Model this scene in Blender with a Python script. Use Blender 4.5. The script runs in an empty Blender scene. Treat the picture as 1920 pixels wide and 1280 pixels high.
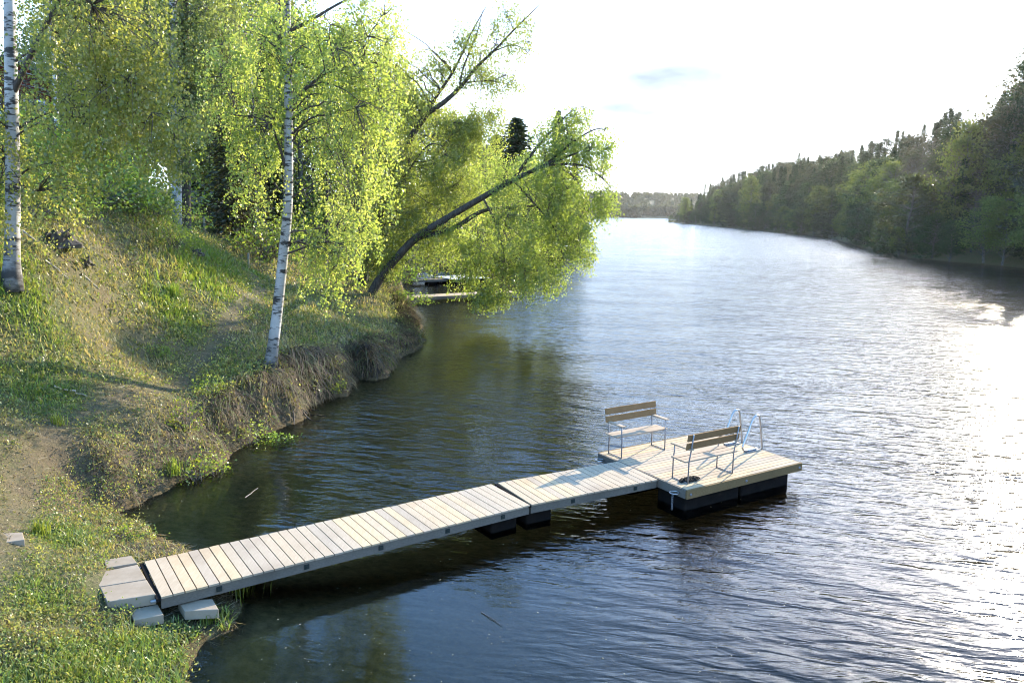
import bpy, math
import numpy as np
from math import radians as R
sc = bpy.context.scene
COL = sc.collection
# ------------------------------------------------------------------ camera
F, YH, ROLL, CAMH = 1450., 399., .016, 5.6          # focal length in pixels of the 1920 px wide photo, horizon row, roll, eye height
PITCH = math.atan((640 - YH) / F)
_f = np.array([0, math.cos(PITCH), -math.sin(PITCH)]); _u = np.array([0, math.sin(PITCH), math.cos(PITCH)]); _r = np.array([1., 0, 0])
RT = _r * math.cos(ROLL) + _u * math.sin(ROLL); UP = _u * math.cos(ROLL) - _r * math.sin(ROLL)
cam = bpy.data.cameras.new('camera'); cam.sensor_width = 36; cam.lens = 36 * F / 1920; cam.clip_end = 8000; cam.clip_start = .1
camo = bpy.data.objects.new('camera', cam); COL.objects.link(camo)
from mathutils import Matrix, Vector
M = Matrix.Identity(4)
for i in range(3):
    M[i][0], M[i][1], M[i][2] = RT[i], UP[i], -_f[i]
M[2][3] = CAMH
camo.matrix_world = M
sc.camera = camo
# ------------------------------------------------------------------ sky, sun, exposure
SUN_AZ, SUN_EL = R(34.5), R(20.)
SUN = np.array([math.sin(SUN_AZ) * math.cos(SUN_EL), math.cos(SUN_AZ) * math.cos(SUN_EL), math.sin(SUN_EL)])
w = bpy.data.worlds.new('World'); sc.world = w; w.use_nodes = True
nt = w.node_tree; nt.nodes.clear()
N = nt.nodes.new; L = nt.links.new
out = N('ShaderNodeOutputWorld'); bg = N('ShaderNodeBackground'); bg.inputs[1].default_value = .15
sky = N('ShaderNodeTexSky'); sky.sky_type = 'NISHITA'; sky.sun_disc = False
sky.sun_elevation = SUN_EL; sky.sun_rotation = SUN_AZ; sky.air_density = 1.; sky.dust_density = .6; sky.ozone_density = 2.5
tc = N('ShaderNodeTexCoord'); sep = N('ShaderNodeSeparateXYZ'); L(tc.outputs['Generated'], sep.inputs[0])
zc = N('ShaderNodeMath'); zc.operation = 'MAXIMUM'; L(sep.outputs[2], zc.inputs[0]); zc.inputs[1].default_value = 0.
za = N('ShaderNodeMath'); za.operation = 'ADD'; L(zc.outputs[0], za.inputs[0]); za.inputs[1].default_value = .12
dv = N('ShaderNodeVectorMath'); dv.operation = 'DIVIDE'; L(tc.outputs['Generated'], dv.inputs[0])
cmb = N('ShaderNodeCombineXYZ'); [L(za.outputs[0], cmb.inputs[i]) for i in range(3)]; L(cmb.outputs[0], dv.inputs[1])
mp = N('ShaderNodeMapping'); mp.inputs['Scale'].default_value = (1, 1, .0); mp.inputs['Location'].default_value = (.35, .15, 0); L(dv.outputs[0], mp.inputs[0])
cn = N('ShaderNodeTexNoise'); cn.inputs['Scale'].default_value = .95; cn.inputs['Detail'].default_value = 7; cn.inputs['Roughness'].default_value = .55; L(mp.outputs[0], cn.inputs[0])
rp = N('ShaderNodeMapRange'); rp.inputs[1].default_value = .40; rp.inputs[2].default_value = .56; rp.interpolation_type = 'SMOOTHSTEP'; L(cn.outputs[0], rp.inputs[0])
# clouds thin out overhead
hz = N('ShaderNodeMapRange'); hz.inputs[1].default_value = .13; hz.inputs[2].default_value = .42; hz.inputs[3].default_value = .95; hz.inputs[4].default_value = .06; L(sep.outputs[2], hz.inputs[0])
mm = N('ShaderNodeMath'); mm.operation = 'MULTIPLY'; L(rp.outputs[0], mm.inputs[0]); L(hz.outputs[0], mm.inputs[1])
mx = N('ShaderNodeMix'); mx.data_type = 'RGBA'; hs_ = N('ShaderNodeHueSaturation'); hs_.inputs['Saturation'].default_value = 1.24; hs_.inputs['Value'].default_value = 1.55; L(sky.outputs[0], hs_.inputs['Color']); L(hs_.outputs[0], mx.inputs[6])
cn2 = N('ShaderNodeTexNoise'); cn2.inputs['Scale'].default_value = 3.2; cn2.inputs['Detail'].default_value = 6; mp2 = N('ShaderNodeMapping'); mp2.inputs['Scale'].default_value = (1, 1, 3.2); L(tc.outputs['Generated'], mp2.inputs[0]); L(mp2.outputs[0], cn2.inputs[0])
acc = None
for (ppx, ppy, wx_, wz_, k_) in ((1285, 150, .11, .030, 1.), (1240, 200, .11, .020, .8), (1560, 198, .17, .022, .75), (1390, 232, .20, .018, .7), (1700, 220, .14, .016, .65), (1100, 40, .2, .03, .5)):
    d_ = _f + RT * (ppx - 960) / F - UP * (ppy - 640) / F; d_ = d_ / np.linalg.norm(d_)
    sb = N('ShaderNodeVectorMath'); sb.operation = 'SUBTRACT'; L(tc.outputs['Generated'], sb.inputs[0]); sb.inputs[1].default_value = tuple(d_)
    sk = N('ShaderNodeVectorMath'); sk.operation = 'DIVIDE'; L(sb.outputs[0], sk.inputs[0]); sk.inputs[1].default_value = (wx_, wx_, wz_)
    ln_ = N('ShaderNodeVectorMath'); ln_.operation = 'LENGTH'; L(sk.outputs[0], ln_.inputs[0])
    mr = N('ShaderNodeMapRange'); mr.interpolation_type = 'SMOOTHSTEP'; mr.inputs[1].default_value = 1.4; mr.inputs[2].default_value = .35; mr.inputs[3].default_value = 0; mr.inputs[4].default_value = k_; L(ln_.outputs['Value'], mr.inputs[0])
    if acc is None: acc = mr.outputs[0]
    else:
        mxx = N('ShaderNodeMath'); mxx.operation = 'MAXIMUM'; L(acc, mxx.inputs[0]); L(mr.outputs[0], mxx.inputs[1]); acc = mxx.outputs[0]
nr = N('ShaderNodeMapRange'); nr.inputs[1].default_value = .30; nr.inputs[2].default_value = .68; nr.inputs[3].default_value = .45; nr.inputs[4].default_value = 1.35; L(cn2.outputs[0], nr.inputs[0])
am = N('ShaderNodeMath'); am.operation = 'MULTIPLY'; am.use_clamp = True; L(acc, am.inputs[0]); L(nr.outputs[0], am.inputs[1])
# a bright veil of cloud lies all along the horizon
lo = N('ShaderNodeMapRange'); lo.interpolation_type = 'SMOOTHSTEP'; lo.inputs[1].default_value = .36; lo.inputs[2].default_value = .16; lo.inputs[3].default_value = 0; lo.inputs[4].default_value = .93; L(sep.outputs[2], lo.inputs[0])
fm = N('ShaderNodeMath'); fm.operation = 'MAXIMUM'; L(mm.outputs[0], fm.inputs[0]); L(lo.outputs[0], fm.inputs[1]); L(fm.outputs[0], mx.inputs[0]); mx.inputs[7].default_value = (3.1, 3.7, 4.55, 1)
cc_ = N('ShaderNodeMix'); cc_.data_type = 'RGBA'; L(am.outputs[0], cc_.inputs[0]); L(mx.outputs[2], cc_.inputs[6]); cc_.inputs[7].default_value = (.74, .90, 1.08, 1)
L(cc_.outputs[2], bg.inputs[0]); L(bg.outputs[0], out.inputs[0])
sl = bpy.data.lights.new('sun', 'SUN'); sl.energy = 3.7; sl.angle = R(.55); sl.color = (1, .90, .73)
so = bpy.data.objects.new('sun', sl); COL.objects.link(so)
so.rotation_euler = Vector(tuple(SUN)).to_track_quat('Z', 'Y').to_euler()
sc.view_settings.view_transform = 'Standard'; sc.view_settings.look = 'None'
sc.view_settings.exposure = 2.1; sc.view_settings.gamma = 1
sc.render.engine = 'CYCLES'
cy = sc.cycles
cy.use_denoising = True
try: cy.denoiser = 'OPENIMAGEDENOISE'
except Exception: pass
cy.filter_width = 1.05; cy.max_bounces = 7; cy.diffuse_bounces = 3; cy.glossy_bounces = 3; cy.transmission_bounces = 4; cy.transparent_max_bounces = 12; cy.volume_bounces = 0
cy.sample_clamp_indirect = 5; cy.sample_clamp_direct = 40; cy.caustics_reflective = False; cy.caustics_refractive = False
HAZE = .00003

# ------------------------------------------------------------------ helpers
def ray(px, py): return _f + RT * (px - 960) / F - UP * (py - 640) / F
def at(px, py, z=0.):
    d = ray(px, py); return np.array([0, 0, CAMH]) + d * ((z - CAMH) / d[2])
def atY(px, py, Y):
    d = ray(px, py); return np.array([0, 0, CAMH]) + d * (Y / d[1])
def colm(c): return (*c, 1)

def srgb(r, g, b):
    f = lambda v: (v / 255 / 12.92) if v / 255 <= .04045 else ((v / 255 + .055) / 1.055) ** 2.4
    return (f(r), f(g), f(b))

class NT:
    def __init__(s, name):
        s.m = bpy.data.materials.new(name); s.m.use_nodes = True; s.t = s.m.node_tree; s.t.nodes.clear()
        s.o = s.n('ShaderNodeOutputMaterial')
    def n(s, k, **kw):
        x = s.t.nodes.new(k)
        for a, b in kw.items(): setattr(x, a, b)
        return x
    def l(s, a, b): s.t.links.new(a, b)
    def noise(s, scale, detail=4, rough=.55, vec=None, dist=0.):
        x = s.n('ShaderNodeTexNoise'); x.inputs['Scale'].default_value = scale; x.inputs['Detail'].default_value = detail
        x.inputs['Roughness'].default_value = rough; x.inputs['Distortion'].default_value = dist
        if vec is not None: s.l(vec, x.inputs[0])
        return x
    def rng(s, v, a, b, c=0., d=1., smooth=False):
        x = s.n('ShaderNodeMapRange'); s.l(v, x.inputs[0])
        for i, q in enumerate((a, b, c, d)): x.inputs[i + 1].default_value = q
        if smooth: x.interpolation_type = 'SMOOTHSTEP'
        return x.outputs[0]
    def mix(s, f, a, b, mode='MIX'):
        x = s.n('ShaderNodeMix', data_type='RGBA', blend_type=mode)
        for i, v in ((0, f), (6, a), (7, b)):
            if hasattr(v, 'is_linked'): s.l(v, x.inputs[i])
            elif i == 0: x.inputs[0].default_value = v
            else: x.inputs[i].default_value = colm(v)
        return x.outputs[2]
    def math(s, op, a, b=None):
        x = s.n('ShaderNodeMath', operation=op)
        for i, v in enumerate((a, b)):
            if v is None: continue
            if hasattr(v, 'is_linked'): s.l(v, x.inputs[i])
            else: x.inputs[i].default_value = v
        return x.outputs[0]
    def obj(s, scale=(1, 1, 1), rot=(0, 0, 0), kind='Object'):
        t = s.n('ShaderNodeTexCoord'); m = s.n('ShaderNodeMapping'); m.inputs['Scale'].default_value = scale; m.inputs['Rotation'].default_value = rot
        s.l(t.outputs[kind], m.inputs[0]); return m.outputs[0]
    def pbsdf(s, col, rough=.7, metal=0., bump=None, bstr=.3, bdist=.01, spec=.3):
        p = s.n('ShaderNodeBsdfPrincipled')
        if hasattr(col, 'is_linked'): s.l(col, p.inputs['Base Color'])
        else: p.inputs['Base Color'].default_value = colm(col)
        if hasattr(rough, 'is_linked'): s.l(rough, p.inputs['Roughness'])
        else: p.inputs['Roughness'].default_value = rough
        p.inputs['Metallic'].default_value = metal; p.inputs['Specular IOR Level'].default_value = spec
        if bump is not None:
            b = s.n('ShaderNodeBump'); b.inputs['Strength'].default_value = bstr; b.inputs['Distance'].default_value = bdist
            s.l(bump, b.inputs['Height']); s.l(b.outputs[0], p.inputs['Normal'])
        s.l(p.outputs[0], s.o.inputs[0]); return s.m

def leaf_mat(name, cols, trans=.5, tboost=1.5, attr=None, gloss=.04):
    """two-sided leaf: diffuse + translucent, colour differs from leaf to leaf"""
    t = NT(name)
    if attr:
        a = t.n('ShaderNodeVertexColor', layer_name=attr); c = a.outputs[0]
    else:
        g = t.n('ShaderNodeNewGeometry')
        c = t.mix(t.rng(g.outputs['Random Per Island'], .0, .6), cols[0], cols[1])
        c = t.mix(t.rng(g.outputs['Random Per Island'], .72, 1.), c, cols[2])
        cl = t.noise(.75, 3, .6, g.outputs['Position']); c = t.mix(t.rng(cl.outputs[0], .42, .66, 0, .5), c, tuple(q * .68 for q in cols[0])); c = t.mix(t.rng(cl.outputs[0], .50, .34, 0, .6), c, cols[2])
        oi = t.n('ShaderNodeObjectInfo'); hs = t.n('ShaderNodeHueSaturation')
        t.l(c, hs.inputs['Color']); t.l(t.rng(oi.outputs['Random'], 0, 1, .485, .515), hs.inputs['Hue']); t.l(t.rng(oi.outputs['Random'], 0, 1, .8, 1.15), hs.inputs['Value']); c = hs.outputs[0]
    d = t.n('ShaderNodeBsdfDiffuse'); t.l(c, d.inputs[0])
    tr = t.n('ShaderNodeBsdfTranslucent')
    vm = t.n('ShaderNodeVectorMath', operation='MULTIPLY'); t.l(c, vm.inputs[0]); vm.inputs[1].default_value = (tboost * 1.05, tboost, tboost * .6)
    t.l(vm.outputs[0], tr.inputs[0])
    ms = t.n('ShaderNodeMixShader'); ms.inputs[0].default_value = trans; t.l(d.outputs[0], ms.inputs[1]); t.l(tr.outputs[0], ms.inputs[2])
    gl = t.n('ShaderNodeBsdfGlossy'); gl.inputs['Roughness'].default_value = .4
    m2 = t.n('ShaderNodeMixShader'); m2.inputs[0].default_value = gloss; t.l(ms.outputs[0], m2.inputs[1]); t.l(gl.outputs[0], m2.inputs[2])
    t.l(m2.outputs[0], t.o.inputs[0]); return t.m

def bark_mat(name, c0, c1, scale=(6, 6, 1.5)):
    t = NT(name); v = t.obj(scale); n = t.noise(2., 6, .65, v)
    return t.pbsdf(t.mix(t.rng(n.outputs[0], .35, .65), c0, c1), .9, bump=n.outputs[0], bstr=.8, bdist=.03)

def birch_mat(name):
    t = NT(name); v = t.obj((2.2, 2.2, 9)); n = t.noise(1.3, 5, .6, v)
    v2 = t.obj((1.4, 1.4, 3.)); n2 = t.noise(1.6, 4, .6, v2)
    tone = t.noise(2.2, 4, .6, t.obj())
    c = t.mix(t.rng(tone.outputs[0], .3, .7), (.30, .28, .25), (.46, .44, .41))
    c = t.mix(t.rng(n.outputs[0],   .54, .60, smooth=True), c, (.055, .05, .045))
    c = t.mix(t.rng(n2.outputs[0], .555, .625, smooth=True), c, (.045, .04, .035))
    a = t.n('ShaderNodeAttribute', attribute_name='rough_bark')
    c = t.mix(t.math('MULTIPLY', a.outputs['Fac'], t.rng(n2.outputs[0], .3, .52, .35, 1.)), c, (.045, .04, .035))
    return t.pbsdf(c, .75, bump=n.outputs[0], bstr=.5, bdist=.02)

def wood_mat(name, c0, c1, c2, ax=(1, 14, 14), rot=0., gap=None, var=.25, rough=.75):
    """sawn boards: grain along local x, tone differs from board to board"""
    t = NT(name); v = t.obj(ax, (0, 0, rot))
    n = t.noise(3., 6, .65, v, .4); st = t.noise(1.1, 3, .6, t.obj((1, 1, 1)))
    g = t.n('ShaderNodeNewGeometry')
    c = t.mix(t.rng(n.outputs[0], .3, .7), c0, c1)
    c = t.mix(t.rng(st.outputs[0], .45, .75, 0, .6), c, c2)
    hs = t.n('ShaderNodeHueSaturation'); t.l(c, hs.inputs['Color']); t.l(t.rng(g.outputs['Random Per Island'], 0, 1, 1 - var, 1 + var * .55), hs.inputs['Value'])
    t.l(t.rng(g.outputs['Random Per Island'], 0, 1, .85, 1.2), hs.inputs['Saturation'])
    return t.pbsdf(hs.outputs[0], .9, bump=n.outputs[0], bstr=.25, bdist=.004, spec=.05)

def plain_mat(name, c0, c1, rough=.7, metal=0., scale=6., bump=.2, spec=.3):
    t = NT(name); n = t.noise(scale, 5, .6, t.obj())
    return t.pbsdf(t.mix(t.rng(n.outputs[0], .3, .7), c0, c1), rough, metal, n.outputs[0], bump, .004, spec)

class Geo:
    """collects quads; build() links ONE mesh object"""
    def __init__(s): s.V = []; s.Q = []; s.n = 0; s.A = []
    def add(s, V, Q, attr=None):
        V = np.asarray(V, float).reshape(-1, 3); s.V.append(V); s.Q.append(np.asarray(Q, np.int64).reshape(-1, 4) + s.n); s.n += len(V)
        if attr is not None: s.A.append(np.broadcast_to(np.asarray(attr, float), (len(V), np.shape(attr)[-1] if np.ndim(attr) else 1)))
    def box(s, c, sx, sy, sz, ax=None):
        """box centred at c, half sizes, axes rows of ax"""
        ax = np.eye(3) if ax is None else np.asarray(ax, float)
        k = np.array([[-1, -1, -1], [1, -1, -1], [1, 1, -1], [-1, 1, -1], [-1, -1, 1], [1, -1, 1], [1, 1, 1], [-1, 1, 1]]) * [sx, sy, sz]
        s.add(np.asarray(c) + k @ ax, [[0, 3, 2, 1], [4, 5, 6, 7], [0, 1, 5, 4], [1, 2, 6, 5], [2, 3, 7, 6], [3, 0, 4, 7]])
    def tube(s, P, r, k=8, cap=True, attr=None):
        P = np.asarray(P, float); n = len(P); r = np.broadcast_to(np.asarray(r, float), (n,))
        T = np.gradient(P, axis=0); T /= np.linalg.norm(T, axis=1)[:, None] + 1e-9
        ref = np.array([0, 0, 1.]) if abs(T[0][2]) < .8 else np.array([1., 0, 0])
        A = np.cross(T, ref); A /= np.linalg.norm(A, axis=1)[:, None] + 1e-9; B = np.cross(T, A)
        th = np.arange(k) * 2 * np.pi / k
        V = P[:, None] + r[:, None, None] * (A[:, None] * np.cos(th)[None, :, None] + B[:, None] * np.sin(th)[None, :, None])
        i = np.arange(n - 1)[:, None] * k; j = np.arange(k)[None]; j2 = (j + 1) % k
        Q = np.stack([i + j, i + k + j, i + k + j2, i + j2], -1).reshape(-1, 4)
        V = V.reshape(-1, 3)
        if cap and k == 8:
            e = (n - 1) * k
            Q = np.vstack([Q, [[0, 1, 2, 3], [0, 3, 4, 7], [4, 5, 6, 7], [e + 3, e + 2, e + 1, e], [e + 7, e + 4, e + 3, e], [e + 7, e + 6, e + 5, e + 4]]])
        s.add(V, Q, None if attr is None else np.repeat(np.asarray(attr, float).reshape(n, 1), k, 0))
    def leaves(s, C, D, l, wd, rng, attr=None, bend=0.):
        n = len(C); D = D / (np.linalg.norm(D, axis=1)[:, None] + 1e-9)
        nn = rng.normal(size=(n, 3)); S = np.cross(D, nn); S /= np.linalg.norm(S, axis=1)[:, None] + 1e-9
        l = np.broadcast_to(l, (n,))[:, None]; wd = np.broadcast_to(wd, (n,))[:, None]
        V = np.stack([C - D * l / 2, C + S * wd / 2 - D * l * .08, C + D * l / 2, C - S * wd / 2 - D * l * .08], 1)
        s.add(V.reshape(-1, 3), np.arange(4 * n).reshape(n, 4), None if attr is None else np.repeat(attr, 4, 0))
    def mesh(s, name, mats, smooth=False, origin=(0, 0, 0), attr=None):
        V = np.vstack(s.V) - np.asarray(origin); Q = np.vstack(s.Q)
        me = bpy.data.meshes.new(name); me.vertices.add(len(V)); me.vertices.foreach_set('co', V.astype(np.float32).ravel())
        me.loops.add(Q.size); me.loops.foreach_set('vertex_index', Q.astype(np.int32).ravel())
        me.polygons.add(len(Q)); me.polygons.foreach_set('loop_start', np.arange(0, Q.size, 4, dtype=np.int32)); me.polygons.foreach_set('loop_total', np.full(len(Q), 4, np.int32))
        me.polygons.foreach_set('use_smooth', np.full(len(Q), bool(smooth)))
        for m in (mats if isinstance(mats, (list, tuple)) else [mats]): me.materials.append(m)
        me.update(calc_edges=True)
        if attr and s.A:
            A = np.vstack(s.A)
            if A.shape[1] == 1:
                a = me.attributes.new(attr, 'FLOAT', 'POINT'); a.data.foreach_set('value', A.astype(np.float32).ravel())
            else:
                a = me.color_attributes.new(attr, 'FLOAT_COLOR', 'POINT'); a.data.foreach_set('color', np.hstack([A, np.ones((len(A), 1))]).astype(np.float32).ravel())
        me.validate(); return me
    def build(s, name, mats, parent=None, smooth=False, origin=(0, 0, 0), attr=None):
        """origin = where the parent's own origin stands in the world (child coordinates are kept local to it)"""
        o = bpy.data.objects.new(name, s.mesh(name, mats, smooth, origin, attr)); COL.objects.link(o)
        if parent is not None: o.parent = parent
        else: o.location = tuple(origin)
        return o

def tag(o, label=None, cat=None, group=None, kind=None):
    if label: o['label'] = label
    if cat: o['category'] = cat
    if group: o['group'] = group
    if kind: o['kind'] = kind
    return o
def empty(name, loc, label, cat, group=None, rz=0.):
    o = bpy.data.objects.new(name, None); COL.objects.link(o); o.location = tuple(loc); o.rotation_euler = (0, 0, rz); o.empty_display_size = .3
    return tag(o, label, cat, group)

# ------------------------------------------------------------------ shape of the land
PX_SHORE = [(300, 1420), (345, 1290), (385, 1225), (430, 1185), (445, 1150), (405, 1105), (345, 1040), (280, 1008), (215, 985), (215, 965), (275, 947), (312, 908), (372, 892), (440, 842),
            (545, 792), (580, 762), (640, 739), (668, 712), (708, 712), (733, 690), (738, 672), (792, 652), (788, 622), (772, 590), (764, 566), (756, 556), (748, 540), (770, 522), (800, 500), (880, 482), (955, 466), (1020, 452)]
SH = [(-9., -80.), (-3.5, 0.)] + [tuple(at(x, y)[:2]) for x, y in PX_SHORE] + [(18, 200), (32, 350), (48, 520), (84, 900), (122, 1330), (200, 1420), (340, 1450), (900, 1500), (1800, 1600)]
LEFT = np.array(SH + [(1800., 3200.), (-1800., 3200.), (-1800., -80.)])
RIGHT = np.array([(125., -80.), (95, 20), (74, 55), (64, 80), (60.5, 95), (57.7, 113), (70.6, 160), (91.5, 225), (103, 312), (117, 470), (126, 650), (160, 700), (400, 760), (1800, 720), (1800, -80)])
def sdf(P, poly):
    """signed distance, positive inside"""
    P = np.asarray(P, float); d = np.full(len(P), 1e9); ins = np.zeros(len(P), bool)
    A = poly; B = np.roll(poly, -1, 0)
    for a, b in zip(A, B):
        e = b - a; t = np.clip(((P - a) @ e) / (e @ e + 1e-12), 0, 1)
        d = np.minimum(d, np.hypot(*(P - a - t[:, None] * e).T))
        c = (a[1] > P[:, 1]) != (b[1] > P[:, 1])
        ins ^= c & (P[:, 0] < (b[0] - a[0]) * (P[:, 1] - a[1]) / (b[1] - a[1] + 1e-12) + a[0])
    return np.where(ins, d, -d)
CT = [atY(*q) for q in [(25, 505, 17), (0, 400, 19.5), (150, 455, 20), (300, 430, 27), (335, 432, 30), (430, 480, 34), (465, 502, 36), (490, 560, 29), (400, 620, 23), (240, 740, 17), (100, 800, 14.5), (0, 1000, 10.8),
                        (0, 640, 15.5), (200, 600, 20), (0, 800, 13), (150, 940, 12.6), (270, 800, 15), (430, 700, 20), (515, 682, 21), (610, 615, 28), (690, 562, 38), (380, 425, 42), (560, 440, 50), (700, 470, 55)]]
CT += [at(*q) for q in [(100, 1060, .44), (200, 1100, .33), (300, 1165, .25), (400, 1145, .2), (0, 1150, .75), (250, 1260, .25), (0, 1290, .7), (120, 1180, .5), (275, 1147, .24), (372, 1133, .2), (225, 1090, .36), (228, 1048, .40), (180, 1085, .36), (8, 1008, .90)]]
CT += [np.array(q, float) for q in [(-9, 0, 1.), (-20, 0, 4), (-35, 10, 6.5), (-35, 40, 7), (-60, 70, 8), (-20, 80, 5), (-8, 80, 2.2), (-2, 110, 1.6), (-40, 150, 7), (10, 190, 1.8), (-80, 0, 8), (-100, 200, 9), (60, 600, 3), (-100, 600, 9)]]
CT = np.array(CT)
def _tps(r2): return np.where(r2 > 1e-9, .5 * r2 * np.log(r2 + 1e-12), 0)
_n = len(CT); _K = _tps(((CT[:, None, :2] - CT[None, :, :2]) ** 2).sum(-1)) + np.eye(_n) * .6
_Pm = np.c_[np.ones(_n), CT[:, :2]]
_W = np.linalg.solve(np.block([[_K, _Pm], [_Pm.T, np.zeros((3, 3))]]), np.r_[CT[:, 2], 0, 0, 0])
_rs = np.random.default_rng(5)
_wv = [(_rs.uniform(0, 6.28), _rs.uniform(0, 6.28), k) for k in (.35, .55, .9, 1.4, 2.1, 3.1, 4.5, 6.5, 9.) for _ in range(2)]
def bumps(x, y):
    z = 0
    for a, ph, k in _wv: z = z + np.sin((x * np.cos(a) + y * np.sin(a)) * k + ph + .6 * np.sin(y * k * .37 + ph)) / k ** .9
    return z * .05
def ss(a, b, x):
    t = np.clip((x - a) / (b - a), 0, 1); return t * t * (3 - 2 * t)
def ground(P):
    P = np.asarray(P, float); out = np.empty(len(P)); dl = np.empty(len(P))
    for i in range(0, len(P), 40000):
        p = P[i:i + 40000]; x, y = p.T
        d1 = sdf(p, LEFT); d2 = sdf(p, RIGHT)
        near = (np.abs(x) < 120) & (y < 650)
        h = _tps(((p[:, None] - CT[None, :, :2]) ** 2).sum(-1)) @ _W[:_n] + _W[_n] + p @ _W[_n + 1:]
        h = np.clip(h, .18, 9.)
        h = np.where(near, h, np.clip(.05 * d1, .5, 9)) + np.where(y > 1400, 38 * ss(1420, 1900, y), 0)
        b = bumps(x, y) * np.where(near, 1, 0)
        wob = .22 * np.sin(y * 1.7 + 1.6 * np.sin(x * 1.3)) + .14 * np.sin(y * 3.7 + x * 4.1 + np.sin(x * 5)) + .07 * np.sin(y * 8.3 - x * 6)
        d1w = d1 + np.where((y > 12) & (y < 40), wob * .6, .9 * wob * (y < 12))
        steep = ss(12.2, 13.5, y) * (1 - ss(60, 90, y))
        wb = 2.0 - .35 * steep - .85 * ss(16, 20, y) * steep
        zl = (h + b) * ss(-.12, 1, d1w / wb) ** .7
        hr = np.clip(.5 + .16 * d2, 0, 9) * ss(0, 5, d2) + .15
        bed = -.07 - .22 * np.clip(-np.maximum(d1, d2), 0, 1.6) - .14 * np.clip(-np.maximum(d1, d2) - 1.6, 0, 16) + np.clip(b, -.3, .2) * .2
        z = np.where(d1w > -.1, np.maximum(zl, np.where(d1 > 0, .03, -9)), bed)
        z = np.where((d1w <= -.1) | (zl < .02), np.minimum(bed, .02), z)
        z = np.where(d2 > 0, hr, z)
        out[i:i + 40000] = z; dl[i:i + 40000] = d1w
    return out, dl
def gz(x, y): return float(ground(np.array([[x, y]]))[0][0])

def axis(a, b, st, lo, hi, g):
    m = np.arange(a, b, st); left = []; x, s = a, st
    while x > lo: s *= g; x -= s; left.append(x)
    r = []; x, s = m[-1], st
    while x < hi: s *= g; x += s; r.append(x)
    return np.r_[left[::-1], m, r]
PATH = np.array([at(-40, 1120, .75)[:2], at(10, 1000, .9)[:2], at(40, 880, 1.2)[:2], at(120, 795, 1.4)[:2], at(240, 738, 1.5)[:2], at(330, 690, 1.65)[:2], at(430, 610, 1.95)[:2], at(488, 560, 2.2)[:2], at(478, 520, 2.7)[:2], at(440, 500, 3.2)[:2]])
def pathd(P):
    d = np.full(len(P), 1e9)
    for a, b in zip(PATH[:-1], PATH[1:]):
        e = b - a; t = np.clip(((P - a) @ e) / (e @ e), 0, 1); d = np.minimum(d, np.hypot(*(P - a - t[:, None] * e).T))
    return d
LUSH = [(at(370, 580, 2.2), 1.7), (at(440, 500, 3.1), 2.2), (at(380, 470, 4.), 2.4), (at(430, 1195, .1), .5), (at(395, 1240, .1), .55), (at(355, 1285, .1), .6), (at(280, 1215, .25), .6), (at(60, 1110, .7), .55), (at(110, 985, .7), .6), (at(150, 1240, .5), .6), (at(400, 1150, .2), .6), (at(40, 1250, .7), .6), (at(330, 600, 2.3), 1.0), (at(700, 500, 1.5), 5.), (at(60, 690, 2.4), .9), (at(30, 590, 3.2), 1.2)]
def lushness(P):
    v = np.zeros(len(P))
    for c, r in LUSH: v = np.maximum(v, np.exp(-((P - c[:2]) ** 2).sum(1) / r ** 2))
    return v + .25 * np.sin(P[:, 0] * 1.9 + 2 * np.sin(P[:, 1] * .8)) * np.sin(P[:, 1] * 1.3)

gx = axis(-24, 5, .24, -1500, 1500, 1.13); gy = axis(5.5, 48, .24, -75, 2600, 1.055)
GX, GY = np.meshgrid(gx, gy); PP = np.c_[GX.ravel(), GY.ravel()]
GZ, GD = ground(PP)
g = Geo(); nx, ny = len(gx), len(gy)
ii = (np.arange(ny - 1)[:, None] * nx + np.arange(nx - 1)[None]).ravel()
g.add(np.c_[PP, GZ], np.stack([ii, ii + 1, ii + nx + 1, ii + nx], 1))
pm = .75 * np.exp(-(pathd(PP) / .22) ** 2); lm = np.clip(lushness(PP), 0, 1)
bm_ = ss(1.6, .5, GD) * (GD > -.4) * (PP[:, 1] > 11.5)
g.A.append(np.c_[pm, lm, bm_])
t = NT('bank_soil'); va = t.n('ShaderNodeVertexColor', layer_name='masks'); sx = t.n('ShaderNodeSeparateColor'); t.l(va.outputs[0], sx.inputs[0])
v = t.obj(); n1 = t.noise(.9, 6, .6, v); n2 = t.noise(7., 6, .7, v); n3 = t.noise(55., 5, .75, v)
c = t.mix(t.rng(n1.outputs[0], .38, .62), (.125, .10, .05), (.085, .10, .032))
c = t.mix(t.rng(n2.outputs[0], .42, .68), c, (.17, .135, .075))
c = t.mix(t.math('MULTIPLY', sx.outputs[1], .7), c, (.07, .12, .025))
c = t.mix(t.math('MULTIPLY', sx.outputs[0], t.rng(n2.outputs[0], .25, .6, .5, 1.)), c, (.14, .105, .068))
c = t.mix(t.math('MULTIPLY', sx.outputs[2], t.rng(n2.outputs[0], .3, .6, .4, .95)), c, (.10, .07, .045))
c = t.mix(t.rng(n3.outputs[0], .46, .66, 0, .75), c, (.045, .036, .022)); c = t.mix(t.rng(n3.outputs[0], .46, .34, 0, .5), c, (.20, .165, .095))
po = t.n('ShaderNodeNewGeometry'); sp = t.n('ShaderNodeSeparateXYZ'); t.l(po.outputs['Position'], sp.inputs[0])
mud = t.mix(t.rng(n2.outputs[0], .35, .65), (.06, .045, .02), (.12, .085, .04)); mud = t.mix(t.rng(sp.outputs[2], -.03, -.10), mud, t.mix(t.rng(n2.outputs[0], .35, .65), (.13, .10, .04), (.26, .19, .085)))
c = t.mix(t.rng(t.math('ADD', sp.outputs[2], t.rng(n2.outputs[0], .3, .7, -.08, .08)), .0, .16), mud, c)
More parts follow.
